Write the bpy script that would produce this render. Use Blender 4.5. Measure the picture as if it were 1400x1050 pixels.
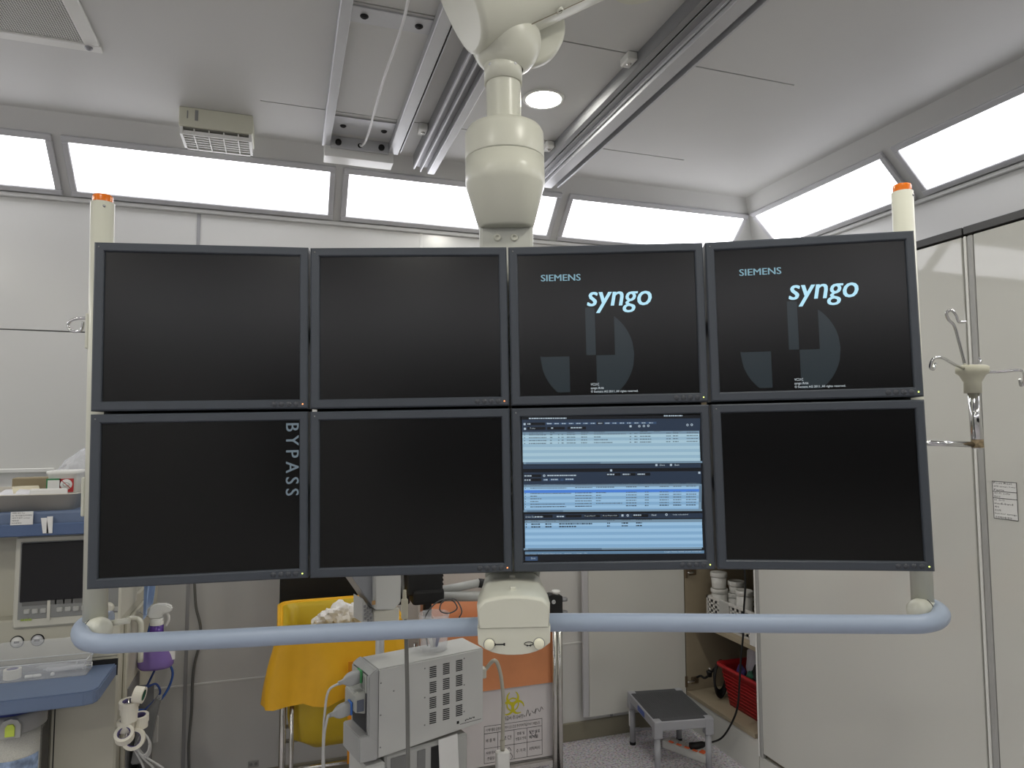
import bpy, bmesh, math, random
from mathutils import Vector, Matrix, noise
R = math.radians
rnd = random.Random(7)
for o in list(bpy.data.objects): bpy.data.objects.remove(o)
S = bpy.context.scene
COL = S.collection
# ------------------------------------------------------------------ camera
F, YAW, PITCH, ROLL, CAMH = 934.0, R(18.42), R(3.97), R(-0.19), 1.55
fwd = Vector((math.sin(YAW), math.cos(YAW), 0)); rgt = Vector((math.cos(YAW), -math.sin(YAW), 0)); up = Vector((0, 0, 1))
CW = math.cos(PITCH)*fwd + math.sin(PITCH)*up
u2 = -math.sin(PITCH)*fwd + math.cos(PITCH)*up
CR = math.cos(ROLL)*rgt + math.sin(ROLL)*u2
CU = -math.sin(ROLL)*rgt + math.cos(ROLL)*u2
CAM = Vector((0, 0, CAMH))
cd = bpy.data.cameras.new('camera'); cam = bpy.data.objects.new('camera', cd); COL.objects.link(cam)
cd.sensor_fit = 'HORIZONTAL'; cd.sensor_width = 36; cd.lens = F/1400*36; cd.clip_start = .02
cam.matrix_world = Matrix(((CR.x, CU.x, -CW.x, CAM.x), (CR.y, CU.y, -CW.y, CAM.y), (CR.z, CU.z, -CW.z, CAM.z), (0, 0, 0, 1)))
S.camera = cam
# ------------------------------------------------------------------ world and exposure
w = bpy.data.worlds.new('world'); S.world = w; w.use_nodes = True
w.node_tree.nodes['Background'].inputs[0].default_value = (.5, .5, .5, 1)
w.node_tree.nodes['Background'].inputs[1].default_value = .05
S.view_settings.view_transform = 'Standard'; S.view_settings.look = 'None'
S.view_settings.gamma = 1; S.view_settings.use_curve_mapping = False
S.view_settings.exposure = 0.0
PANEL_LIGHT = 4.7     # cove panels
DOWN_LIGHT = 165.0      # recessed downlights

# ------------------------------------------------------------------ pixel rays
def ray(x, y): return CR*((x-700)/F) - CU*((y-525)/F) + CW
def atz(x, y, z): d = ray(x, y); return CAM + d*((z-CAMH)/d.z)
def aty(x, y, Y): d = ray(x, y); return CAM + d*(Y/d.y)
def atx(x, y, X): d = ray(x, y); return CAM + d*(X/d.x)
def onplane(x, y, M, ly):                 # local coords on plane local y = ly
    inv = M.inverted(); o = inv @ CAM; d = inv.to_3x3() @ ray(x, y)
    return o + d*((ly-o.y)/d.y)
def onplanez(x, y, M, lz):
    inv = M.inverted(); o = inv @ CAM; d = inv.to_3x3() @ ray(x, y)
    return o + d*((lz-o.z)/d.z)

# ------------------------------------------------------------------ materials
def srgb(c): return tuple(((v/255)/12.92 if v/255 <= .04045 else ((v/255+.055)/1.055)**2.4) for v in c)
MATS = {}
def mat(name, col, rough=.5, metal=0, var=.04, scale=8, bump=0, bscale=60, emit=None, estr=0, trans=0, spec=.5, alpha=1, coat=0, lin=False, ior=1.45):
    if name in MATS: return MATS[name]
    m = bpy.data.materials.new(name); m.use_nodes = True; nt = m.node_tree; b = nt.nodes['Principled BSDF']
    c = col if lin else srgb(col)
    b.inputs['Roughness'].default_value = rough; b.inputs['Metallic'].default_value = metal
    b.inputs['Specular IOR Level'].default_value = spec; b.inputs['Coat Weight'].default_value = coat
    b.inputs['IOR'].default_value = ior
    b.inputs['Base Color'].default_value = (*c, 1)
    tc = nt.nodes.new('ShaderNodeTexCoord')
    if var:
        n = nt.nodes.new('ShaderNodeTexNoise'); n.inputs['Scale'].default_value = scale; n.inputs['Detail'].default_value = 3
        nt.links.new(tc.outputs['Object'], n.inputs['Vector'])
        r = nt.nodes.new('ShaderNodeValToRGB'); r.color_ramp.elements[0].position = .3; r.color_ramp.elements[1].position = .7
        r.color_ramp.elements[0].color = (*[v*(1-var) for v in c], 1); r.color_ramp.elements[1].color = (*[min(1, v*(1+var)) for v in c], 1)
        nt.links.new(n.outputs['Fac'], r.inputs['Fac']); nt.links.new(r.outputs['Color'], b.inputs['Base Color'])
    if bump:
        n2 = nt.nodes.new('ShaderNodeTexNoise'); n2.inputs['Scale'].default_value = bscale; n2.inputs['Detail'].default_value = 2
        nt.links.new(tc.outputs['Object'], n2.inputs['Vector'])
        bp = nt.nodes.new('ShaderNodeBump'); bp.inputs['Strength'].default_value = bump; bp.inputs['Distance'].default_value = .002
        nt.links.new(n2.outputs['Fac'], bp.inputs['Height']); nt.links.new(bp.outputs['Normal'], b.inputs['Normal'])
    if emit:
        b.inputs['Emission Color'].default_value = (*srgb(emit), 1); b.inputs['Emission Strength'].default_value = estr
    if trans: b.inputs['Transmission Weight'].default_value = trans
    if alpha < 1: b.inputs['Alpha'].default_value = alpha
    MATS[name] = m; return m
def emat(name, col, s=1, rough=.35):
    return mat(name, (10, 10, 12), rough=rough, var=0, emit=col, estr=s)

WHITEWALL = mat('wall_enamel', (212, 212, 209), rough=.2, var=.012, scale=2, bump=.03, bscale=8)
CEIL = mat('ceiling_paint', (205, 205, 203), rough=.55, var=.012, scale=3)
CABW = mat('cabinet_gloss', (207, 207, 201), rough=.045, var=.01, scale=2, bump=.02, bscale=5)
ALU = mat('aluminium', (196, 197, 200), rough=.38, metal=.3, var=.03)
ALUD = mat('aluminium_dark', (150, 151, 154), rough=.4, metal=.4, var=.03)
DARK = mat('dark_gap', (32, 32, 33), rough=.7)
GREYTRIM = mat('grey_trim', (196, 196, 199), rough=.4, var=.02)
BOOM = mat('boom_cream', (208, 208, 195), rough=.32, var=.015, scale=6)
BOOMG = mat('boom_grey', (196, 197, 189), rough=.4, var=.015)
ORANGE = mat('orange_cap', (224, 116, 30), rough=.25, var=.05)
BEZEL = mat('bezel', (66, 71, 79), rough=.45, var=.02, scale=30, bump=.02, bscale=900)
BUTTON = mat('button', (64, 67, 73), rough=.4, var=.01)
SCREEN = mat('screen_off', (8, 8, 9), rough=.24, var=0, spec=.5)
HANDLE = mat('handle_blue', (154, 167, 187), rough=.38, var=.02, scale=10, bump=.02, bscale=700)
STEEL = mat('steel', (205, 203, 198), rough=.22, metal=1, var=.05, scale=30)
CHROME = mat('chrome', (210, 210, 210), rough=.12, metal=1, var=.05, scale=40)
BLACK = mat('black_plastic', (22, 22, 23), rough=.5, var=.05)
BLACKR = mat('black_rubber', (18, 18, 19), rough=.65, var=.05)
PW = mat('plastic_white', (225, 225, 221), rough=.4, var=.02)
PAPER = mat('paper', (228, 228, 226), rough=.8, var=.02)
BEIGE = mat('machine_beige', (188, 185, 170), rough=.5, var=.015)
BEIGEL = mat('machine_light', (200, 198, 186), rough=.45, var=.015)
MGREY = mat('machine_grey', (136, 137, 135), rough=.5, var=.015)
BLUE = mat('machine_blue', (102, 118, 146), rough=.45, var=.02, scale=20, bump=.03, bscale=300)
def glass(name, col=(245, 247, 250), alpha=.25, rough=.1): return mat(name, col, rough=rough, var=0, alpha=alpha)
CLEAR = glass('clear_plastic', alpha=.22)
INK = mat('ink', (35, 35, 38), rough=.8, var=0)

# ------------------------------------------------------------------ mesh helpers
def nb(): return bmesh.new()
def xf(bm, vs, M):
    if M is not None: bmesh.ops.transform(bm, matrix=M, verts=vs)
def box(bm, c, s, M=None, bev=0, seg=1, mi=0):
    t = bmesh.new(); bmesh.ops.create_cube(t, size=1)
    bmesh.ops.scale(t, vec=s, verts=t.verts)
    if bev: bmesh.ops.bevel(t, geom=list(t.edges), offset=bev, segments=seg, affect='EDGES', profile=.6)
    bmesh.ops.translate(t, vec=c, verts=t.verts)
    if M is not None: bmesh.ops.transform(t, matrix=M, verts=t.verts)
    merge(bm, t, mi); return bm
def merge(bm, t, mi=0):
    mp = [bm.verts.new(v.co) for v in t.verts]; t.verts.index_update()
    for f in t.faces:
        try: nf = bm.faces.new([mp[v.index] for v in f.verts]); nf.material_index = mi; nf.smooth = f.smooth
        except ValueError: pass
    t.free()
def bx(bm, x0, x1, y0, y1, z0, z1, bev=0, seg=1, M=None, mi=0):
    return box(bm, ((x0+x1)/2, (y0+y1)/2, (z0+z1)/2), (abs(x1-x0), abs(y1-y0), abs(z1-z0)), M, bev, seg, mi)
def frame_dir(d):
    d = d.normalized(); a = Vector((0, 0, 1)) if abs(d.z) < .9 else Vector((1, 0, 0))
    u = d.cross(a).normalized(); return u, d.cross(u).normalized()
def tube(bm, pts, r, n=10, cap=True, mi=0):
    pts = [Vector(p) for p in pts]; rings = []; u = None
    rr = r if isinstance(r, (list, tuple)) else [r]*len(pts)
    for i, p in enumerate(pts):
        if i == 0: d = pts[1]-p
        elif i == len(pts)-1: d = p-pts[i-1]
        else: d = (pts[i+1]-p).normalized() + (p-pts[i-1]).normalized()
        d.normalize()
        if u is None: u, v = frame_dir(d)
        else:
            u = (u - d*u.dot(d)); u = u.normalized() if u.length > 1e-6 else frame_dir(d)[0]; v = d.cross(u)
        rings.append([bm.verts.new(p + (u*math.cos(2*math.pi*k/n) + v*math.sin(2*math.pi*k/n))*rr[i]) for k in range(n)])
    for a, b in zip(rings, rings[1:]):
        for k in range(n):
            f = bm.faces.new((a[k], a[(k+1) % n], b[(k+1) % n], b[k])); f.smooth = True; f.material_index = mi
    if cap:
        for rg in (rings[0], rings[-1]):
            f = bm.faces.new(rg if rg is rings[-1] else rg[::-1]); f.material_index = mi
    return bm
def smooth_path(pts, n=8):
    P = [Vector(p) for p in pts]; out = []
    Q = [P[0]*2-P[1]] + P + [P[-1]*2-P[-2]]
    for i in range(1, len(Q)-2):
        a, b, c, d = Q[i-1:i+3]
        for k in range(n):
            t = k/n
            out.append(.5*((2*b)+(c-a)*t+(2*a-5*b+4*c-d)*t*t+(3*b-a-3*c+d)*t**3))
    out.append(P[-1]); return out
def lathe(bm, prof, n=24, M=None, mi=0, smooth=True, sx=1, sy=1):   # prof [(r,z)]
    rings = []; vs = []
    for r, z in prof:
        if r < 1e-6: v = bm.verts.new((0, 0, z)); rings.append([v]); vs.append(v)
        else:
            rg = [bm.verts.new((r*sx*math.cos(2*math.pi*k/n), r*sy*math.sin(2*math.pi*k/n), z)) for k in range(n)]; rings.append(rg); vs += rg
    for a, b in zip(rings, rings[1:]):
        for k in range(n):
            k2 = (k+1) % n
            if len(a) == 1 and len(b) == 1: continue
            if len(a) == 1: f = bm.faces.new((a[0], b[k2], b[k]))
            elif len(b) == 1: f = bm.faces.new((a[k], a[k2], b[0]))
            else: f = bm.faces.new((a[k], a[k2], b[k2], b[k]))
            f.smooth = smooth; f.material_index = mi
    xf(bm, vs, M); return bm
def prism(bm, poly, h0, h1, M=None, mi=0, bev=0):        # polygon in xy, extruded z h0..h1
    t = bmesh.new()
    a = [t.verts.new((x, y, h0)) for x, y in poly]; b = [t.verts.new((x, y, h1)) for x, y in poly]; n = len(poly)
    t.faces.new(a[::-1]); t.faces.new(b)
    for i in range(n): t.faces.new((a[i], a[(i+1) % n], b[(i+1) % n], b[i]))
    bmesh.ops.recalc_face_normals(t, faces=t.faces)
    if bev: bmesh.ops.bevel(t, geom=list(t.edges), offset=bev, segments=2, affect='EDGES')
    if M is not None: bmesh.ops.transform(t, matrix=M, verts=t.verts)
    merge(bm, t, mi); return bm
def loft(bm, rings, cap0=False, cap1=False, mi=0, smooth=True):
    RR = [[bm.verts.new(p) for p in rg] for rg in rings]; n = len(RR[0])
    for a, b in zip(RR, RR[1:]):
        for k in range(n):
            f = bm.faces.new((a[k], a[(k+1) % n], b[(k+1) % n], b[k])); f.smooth = smooth; f.material_index = mi
    if cap0: bm.faces.new(RR[0][::-1])
    if cap1: bm.faces.new(RR[-1])
    return bm
def rrect(w, d, r, n=4, cx=0, cy=0, z=0):
    out = []
    for (sx, sy, a0) in ((1, 1, 0), (-1, 1, 90), (-1, -1, 180), (1, -1, 270)):
        for k in range(n+1):
            a = R(a0+90*k/n); out.append(Vector((cx+sx*(w/2-r)+r*math.cos(a), cy+sy*(d/2-r)+r*math.sin(a), z)))
    return out
def obj(name, bm, m, parent=None, M=None, smooth=None, recalc=True, nlabel=None):
    if recalc: bmesh.ops.recalc_face_normals(bm, faces=bm.faces)
    me = bpy.data.meshes.new(name); bm.to_mesh(me); bm.free()
    for x in (m if isinstance(m, (list, tuple)) else [m]): me.materials.append(x)
    if smooth: 
        for p in me.polygons: p.use_smooth = True
    o = bpy.data.objects.new(name, me); COL.objects.link(o)
    if parent is not None: o.parent = parent
    if M is not None: o.matrix_basis = M
    if nlabel: o['label'] = nlabel
    return o
def tag(o, label, cat, group=None, kind=None):
    if label: o['label'] = label
    if cat: o['category'] = cat
    if group: o['group'] = group
    if kind: o['kind'] = kind
    return o
def thing(name, label, cat, M=None, group=None, loc=None):
    o = bpy.data.objects.new(name, None); COL.objects.link(o); o.empty_display_size = .05
    if loc is not None: M = Matrix.Translation(loc)
    if M is not None: o.matrix_basis = M
    return tag(o, label, cat, group)
def struct(name, bm, m, label=None): return tag(obj(name, bm, m), label, None, None, 'structure')
def share(name, me, parent, M):
    o = bpy.data.objects.new(name, me); COL.objects.link(o); o.parent = parent; o.matrix_basis = M; return o
def T(*v): return Matrix.Translation(v)
def RX(a): return Matrix.Rotation(a, 4, 'X')
def RY(a): return Matrix.Rotation(a, 4, 'Y')
def RZ(a): return Matrix.Rotation(a, 4, 'Z')
def text_bm(s, w, h, shear=0, off=0, space=1, res=3, bold=0):
    """flat lettering in the xy plane, scaled to a w x h box with its lower left at 0,0"""
    cu = bpy.data.curves.new('t', 'FONT'); cu.body = s; cu.size = 1; cu.shear = shear; cu.offset = off; cu.resolution_u = res; cu.space_character = space
    o = bpy.data.objects.new('t', cu)
    me = bpy.data.meshes.new_from_object(o); bm = bmesh.new(); bm.from_mesh(me)
    bpy.data.objects.remove(o); bpy.data.meshes.remove(me); bpy.data.curves.remove(cu)
    if len(bm.verts):
        xs = [v.co.x for v in bm.verts]; ys = [v.co.y for v in bm.verts]
        x0, y0 = min(xs), min(ys); sx = w/max(1e-6, max(xs)-x0); sy = h/max(1e-6, max(ys)-y0)
        if h <= 0: sy = sx
        for v in bm.verts: v.co = Vector(((v.co.x-x0)*sx, (v.co.y-y0)*sy, 0))
    if bold:
        n0 = [v.co.copy() for v in bm.verts]; bm.verts.index_update(); fs = [[v.index for v in f.verts] for f in bm.faces]
        for k in (-1, 1):
            nv = [bm.verts.new(c+Vector((k*bold*h, 0, 0))) for c in n0]
            for f in fs: bm.faces.new([nv[q] for q in f])
    for f in bm.faces: f.material_index = 0
    return bm
STAND = RX(R(90))       # xy lettering -> upright on an xz plane facing -y

# ================================================================== the room
D, XR, XL, YF = 3.273, 2.59, -3.2, -3.0
ZB, ZC = 2.54, 2.80; CV = ZC-ZB
FLOOR = mat('floor_vinyl', (178, 175, 180), rough=.35, var=0)
nt = FLOOR.node_tree; b = nt.nodes['Principled BSDF']; tc = nt.nodes.new('ShaderNodeTexCoord')
n1 = nt.nodes.new('ShaderNodeTexNoise'); n1.inputs['Scale'].default_value = 95; n1.inputs['Detail'].default_value = 4
v1 = nt.nodes.new('ShaderNodeTexVoronoi'); v1.inputs['Scale'].default_value = 170
r1 = nt.nodes.new('ShaderNodeValToRGB'); e = r1.color_ramp.elements
e[0].position = .36; e[0].color = (*srgb((150, 144, 150)), 1); e[1].position = .5; e[1].color = (*srgb((208, 205, 210)), 1)
k = e.new(.68); k.color = (*srgb((222, 218, 222)), 1)
mx = nt.nodes.new('ShaderNodeMix'); mx.data_type = 'RGBA'; mx.blend_type = 'MULTIPLY'; mx.inputs[0].default_value = .22
for s in (n1, v1): nt.links.new(tc.outputs['Object'], s.inputs['Vector'])
nt.links.new(n1.outputs['Fac'], r1.inputs['Fac']); nt.links.new(r1.outputs['Color'], mx.inputs[6]); nt.links.new(v1.outputs['Color'], mx.inputs[7])
nt.links.new(mx.outputs[2], b.inputs['Base Color'])
struct('floor', bx(nb(), XL-.1, XR+.1, YF-.1, D+.1, -.1, 0), FLOOR, 'speckled pale grey vinyl floor')

def panel_wall(name, along, pos, a0, a1, xs, zs, face, m, label):
    """wall backing with separate enamel panels; along 'x' or 'y'"""
    bm = nb(); t = .1
    if along == 'x': bx(bm, a0, a1, *( (pos+.012, pos+t) if face < 0 else (pos-t, pos-.012)), 0, ZC)
    else: bx(bm, *((pos+.012, pos+t) if face < 0 else (pos-t, pos-.012)), a0, a1, 0, ZC)
    wall = struct(name, bm, mat('wall_joint', (140, 140, 140), rough=.6), label)
    for i in range(len(xs)-1):
        for j in range(len(zs)-1):
            g = .0025; bm = nb(); p0, p1 = (pos, pos+.0115) if face < 0 else (pos-.0115, pos)
            if along == 'x': bx(bm, xs[i]+g, xs[i+1]-g, p0, p1, zs[j]+g, zs[j+1]-g, .0015)
            else: bx(bm, p0, p1, xs[i]+g, xs[i+1]-g, zs[j]+g, zs[j+1]-g, .0015)
            obj('wall_panel', bm, m, wall)
    return wall
ZS = [0, .477, 1.972, ZB]
wb = panel_wall('wall_back', 'x', D, XL, XR, [XL, -2.378, -1.378, -.378, .622, 1.622, XR], ZS, -1, WHITEWALL, 'off-white enamelled back wall of large panels')
JG = mat('joint_grey', (158, 158, 160), rough=.4)
obj('joint_strip', bx(nb(), XL, XR, D-.003, D+.004, .473, .481, .001), PW, wb)
for sx, m in ((-.378, JG), (.622, PW), (-1.378, JG), (1.622, JG)):
    obj('joint_strip', bx(nb(), sx-.007, sx+.007, D-.004, D+.004, .09, ZB, .001), m, wb)
panel_wall('wall_right', 'y', XR, YF, D, [YF, -1, 1, D], [0, 1.972, ZB], -1, WHITEWALL, 'off-white right wall above the tall cabinets')
panel_wall('wall_left', 'y', XL, YF, D, [YF, -2, -1, 0, 1, 2, D], ZS, 1, WHITEWALL, 'off-white left wall')
panel_wall('wall_front', 'x', YF, XL, XR, [XL, -2.378, -1.378, -.378, .622, 1.622, XR], ZS, 1, WHITEWALL, 'off-white wall behind the viewer')
WG = mat('added_window_glass', (16, 18, 20), rough=.05, var=0)
wn = struct('added_window', bx(nb(), -1.7, 2.1, YF-.002, YF+.004, .95, 2.15), WG, 'added dark control room window, unseen behind the viewer')  # unseen window added so the monitor screens reflect something dark
for a_, b_, c_, d_ in ((-1.76, 2.16, .89, .95), (-1.76, 2.16, 2.15, 2.21), (-1.76, -1.7, .95, 2.15), (2.1, 2.16, .95, 2.15)): obj('added_window_frame', bx(nb(), a_, b_, YF, YF+.02, c_, d_, .003), GREYTRIM, wn)
BASE = mat('baseboard', (134, 129, 112), rough=.5)
struct('baseboard_back', bx(nb(), XL, XR, D-.012, D, 0, .089, .003), BASE, 'taupe vinyl skirting along the back wall')
# coves at 45 degrees
def cove(name, p0, p1, q0, q1, lab):
    bm = nb(); vs = [bm.verts.new(v) for v in (p0, p1, q1, q0)]; bm.faces.new(vs)
    o = (Vector(p0)-Vector(q0)); back = Vector((o.x, o.y, 0)).normalized()*.0+Vector((0, 0, .03))
    w2 = [bm.verts.new(Vector(v)+back+Vector((o.x, o.y, 0)).normalized()*.03) for v in (p0, p1, q1, q0)]
    bm.faces.new(w2[::-1])
    for i in range(4): bm.faces.new((vs[i], vs[(i+1) % 4], w2[(i+1) % 4], w2[i]))
    return struct(name, bm, CEIL, lab)
cove('trim_1', (XL, D, ZB), (XR, D, ZB), (XL+CV, D-CV, ZC), (XR-CV, D-CV, ZC), 'slanted white cove above the back wall')
cove('trim_2', (XR, YF, ZB), (XR, D, ZB), (XR-CV, YF+CV, ZC), (XR-CV, D-CV, ZC), 'slanted white cove above the right wall')
cove('trim_3', (XL, YF, ZB), (XL, D, ZB), (XL+CV, YF+CV, ZC), (XL+CV, D-CV, ZC), 'slanted white cove above the left wall')
cove('trim_4', (XL, YF, ZB), (XR, YF, ZB), (XL+CV, YF+CV, ZC), (XR-CV, YF+CV, ZC), 'slanted white cove behind the viewer')
# small ledges under the coves
struct('trim_5', bx(nb(), XL, XR, D-.016, D, ZB-.018, ZB+.002, .004), CEIL, 'narrow white ledge under the back cove')
struct('trim_6', bx(nb(), XR-.016, XR, YF, D-.016, ZB-.018, ZB+.002, .004), CEIL, 'narrow white ledge under the right cove')
# ceiling of panels with short open joints
ceil = struct('ceiling', bx(nb(), XL, XR, YF, D, ZC+.03, ZC+.1), mat('ceiling_void', (60, 60, 60), rough=.9), 'white panelled ceiling with thin dark joints')
GX0, GX1 = -.109, 1.733; seams = [2.672, 1.951, 1.23, .51, -.21, -.93, -1.65, -2.37]
obj('ceiling_panel', bx(nb(), XL+CV-.02, GX0, YF+CV-.02, D-CV+.02, ZC, ZC+.03), CEIL, ceil)
obj('ceiling_panel', bx(nb(), GX1, XR-CV+.02, YF+CV-.02, D-CV+.02, ZC, ZC+.03), CEIL, ceil)
ys = [D-CV+.02] + seams + [YF+CV-.02]
for a, b2 in zip(ys, ys[1:]):
    obj('ceiling_panel', bx(nb(), GX0, GX1, b2+.0035, a-.0035, ZC, ZC+.03), CEIL, ceil)

# ------------------------------------------------------------------ light panels in the coves
def diffuser_mat():
    m = bpy.data.materials.new('diffuser'); m.use_nodes = True; nt = m.node_tree; b = nt.nodes['Principled BSDF']
    b.inputs['Base Color'].default_value = (.8, .8, .82, 1); b.inputs['Roughness'].default_value = .4
    tc = nt.nodes.new('ShaderNodeTexCoord'); mp = nt.nodes.new('ShaderNodeMapping'); mp.inputs['Scale'].default_value = (2.2, 9, 9)
    n = nt.nodes.new('ShaderNodeTexNoise'); n.inputs['Scale'].default_value = 1; n.inputs['Detail'].default_value = 1
    mr = nt.nodes.new('ShaderNodeMapRange'); mr.inputs[1].default_value = .3; mr.inputs[2].default_value = .7; mr.inputs[3].default_value = .93*PANEL_LIGHT; mr.inputs[4].default_value = 1.05*PANEL_LIGHT
    nt.links.new(tc.outputs['Object'], mp.inputs['Vector']); nt.links.new(mp.outputs['Vector'], n.inputs['Vector']); nt.links.new(n.outputs['Fac'], mr.inputs[0])
    b.inputs['Emission Color'].default_value = (.955, .95, 1, 1); nt.links.new(mr.outputs[0], b.inputs['Emission Strength'])
    return m
DIFF = diffuser_mat()
def light_panel(c, rz, L, label, group='cove light panels'):
    """c: centre on the cove slope; local x along the cove, local y up the slope"""
    hw = .131; lw = .105
    t = thing('light_panel', label, 'light', T(*c) @ RZ(rz) @ RX(R(135)), group)
    # local: x along, y up-slope after rotation, z into the room
    bm = nb(); g = .025
    bx(bm, -L/2, L/2, -hw, -lw, -.004, .014, .003); bx(bm, -L/2, L/2, lw, hw, -.004, .014, .003)
    bx(bm, -L/2, -L/2+g, -lw, lw, -.004, .014, .003); bx(bm, L/2-g, L/2, -lw, lw, -.004, .014, .003)
    obj('frame', bm, GREYTRIM, t)
    obj('diffuser', bx(nb(), -L/2+g, L/2-g, -lw, lw, 0, .006), DIFF, t)
    return t
zc = 2.6435
def back_panel(lx0, lx1, lab):
    light_panel(((lx0+lx1)/2, D-(zc-ZB), zc), 0, lx1-lx0+.05, lab)
back_panel(-1.94, -.924, 'long white light panel in the back cove, leftmost and cut off by the frame')
back_panel(-.842, .173, 'long white light panel in the back cove below the louvred ceiling box')
back_panel(.258, 1.267, 'long white light panel in the back cove, partly behind the boom column')
back_panel(1.356, 2.372, 'long white light panel in the back cove ending at the room corner')
def right_panel(y0, y1, lab): light_panel((XR-(zc-ZB), (y0+y1)/2, zc), R(-90), abs(y1-y0)+.05, lab)
right_panel(3.03, 2.215, 'white light panel in the right cove next to the room corner')
right_panel(2.12, 1.305, 'white light panel in the right cove, cut off by the right frame edge')
HID = 'white light panel in the cove outside the picture'
for i in range(1, 5):
    y = 2.12-.907*i; light_panel((XR-(zc-ZB), y-.41, zc), R(-90), .865, HID)
light_panel((-2.48, D-(zc-ZB), zc), 0, .92, HID)
for i in range(5): light_panel((XL+(zc-ZB), 2.35-i*1.1, zc), R(90), 1.03, HID)
for i in range(5): light_panel((-2.45+i*1.07, YF+(zc-ZB), zc), R(180), 1.0, HID)

# ------------------------------------------------------------------ downlights
DL = emat('downlight_glow', (255, 252, 240), DOWN_LIGHT)
def downlight(x, y, lab):
    t = thing('downlight', lab, 'light', T(x, y, ZC), 'recessed downlights')
    obj('trim_ring', lathe(nb(), [(.064, -.001), (.066, -.006), (.078, -.004), (.08, 0)], 32), PW, t)
    obj('lens', lathe(nb(), [(0, -.003), (.0645, -.003), (.0645, 0)], 32), DL, t)
downlight(.904, 2.327, 'round white recessed downlight glowing beside the boom neck')
for p in ((.904, .7), (-.6, .7), (-2.06, .6), (-2.06, 2.327), (2.0, .7), (.904, -.9), (-.6, -.9), (-2.06, -.9), (2.0, -.9)): downlight(*p, 'unseen round fill downlight in the ceiling outside the picture')  # unseen downlights, most of them added to fill the dark lower room
# ------------------------------------------------------------------ ceiling tracks
def bolt(bm, x, y, z, r=.01, dn=.006):
    lathe(bm, [(r*1.5, z), (r*1.5, z-dn*.4), (r, z-dn*.4), (r, z-dn), (r*.5, z-dn), (0, z-dn*.6)], 12, T(x, y, 0))
Y0 = -2.3
t = thing('ceiling_track', 'twin-rail aluminium ceiling track with bolted cross plates left of the boom', 'ceiling track', T(.29, 1.0, ZC), 'ceiling tracks')
o0 = Vector((.29, 1.0, ZC))
def loc(x, y, z): return (x-o0.x, y-o0.y, z-o0.z)
def lbx(bm, x0, x1, y0, y1, z0, z1, bev=0): return bx(bm, x0-o0.x, x1-o0.x, y0-o0.y, y1-o0.y, z0-o0.z, z1-o0.z, bev)
RZB = 2.762
obj('rail', lbx(nb(), .129, .163, Y0, 2.93, RZB, ZC, .002), ALU, t)
bm = nb(); lbx(bm, .408, .452, Y0, 2.93, RZB, ZC, .002); lbx(bm, .46, .464, Y0, 2.93, RZB+.01, ZC)
obj('rail', bm, ALU, t)
obj('rail_slot', lbx(nb(), .452, .46, Y0, 2.93, RZB+.018, ZC), DARK, t)
for ya, yb in ((2.70, 2.86), (1.965, 2.045), (1.245, 1.325), (.52, .6)):
    pl = obj('cross_plate', lbx(nb(), .163, .408, ya, yb, ZC-.006, ZC-.0005, .001), ALU, t)
    for xx in (.205, .37):
        bm = nb(); bolt(bm, xx-o0.x, (ya+yb)/2-o0.y, -.006, .0085); obj('bolt', bm, DARK, pl)
ep = obj('end_plate', lbx(nb(), .163, .408, 2.9, 2.915, RZB-.012, ZC, .002), ALU, t)
for xx in (.195, .375):
    obj('rubber_stop', lathe(nb(), [(0, .012), (.011, .012), (.013, .009), (.013, 0)], 14, T(*loc(xx, 2.9, RZB+.01)) @ RX(R(90))), BLACKR, ep)
obj('cable_hole', lathe(nb(), [(0, .001), (.010, .001), (.010, 0)], 14, T(*loc(.285, 2.9, RZB+.008)) @ RX(R(90))), BLACK, ep)
obj('end_cover', lbx(nb(), .14, .43, 2.918, 3.0, RZB-.045, ZC, .002), PW, t)

def channel_rail(label, x0, x1, zb, ribs, yend, clips, clipside):
    global o0
    o0 = Vector(((x0+x1)/2, 1.0, ZC))
    t = thing('ceiling_track', label, 'ceiling track', T(*o0), 'ceiling tracks')
    bm = nb(); lbx(bm, x0, x1, Y0, yend, zb+.03, ZC-.0005)
    obj('web', bm, ALUD, t)
    for a, b2, zz in ribs:
        obj('flange', lbx(nb(), x0+a, x0+b2, Y0, yend, zz, zb+.031, .0015), ALU, t)
    for yy in clips:
        c = obj('clip', lbx(nb(), clipside[0], clipside[1], yy-.03, yy+.03, ZC-.03, ZC-.0005, .004), PW, t)
        bm = nb(); bolt(bm, (clipside[0]+clipside[1])/2-o0.x, yy-o0.y, -.03, .006, .004); obj('bolt', bm, STEEL, c)
    return t
x2a = atz(571, 236, 2.72).x; x2b = atz(593, 240, 2.72).x
channel_rail('narrow aluminium channel ceiling track just left of the boom neck', x2a-.02, x2b, 2.72, [(0, .008, 2.735), (.03, .036, 2.725), (x2b-x2a+.02-.032, x2b-x2a+.02, 2.72)], 3.0, [2.69, 1.96, 1.24], (x2a-.055, x2a-.02))
x3a, x3b = 1.085, 1.242
channel_rail('wide grooved aluminium ceiling track right of the downlight', x3a, x3b, 2.72, [(0, .01, 2.755), (.022, .03, 2.75), (.055, .063, 2.735), (.066, .118, 2.72), (.125, .132, 2.735), (.147, .157, 2.725)], 3.0, [2.69, 1.96, 1.24], (x3a-.036, x3a))
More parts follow.
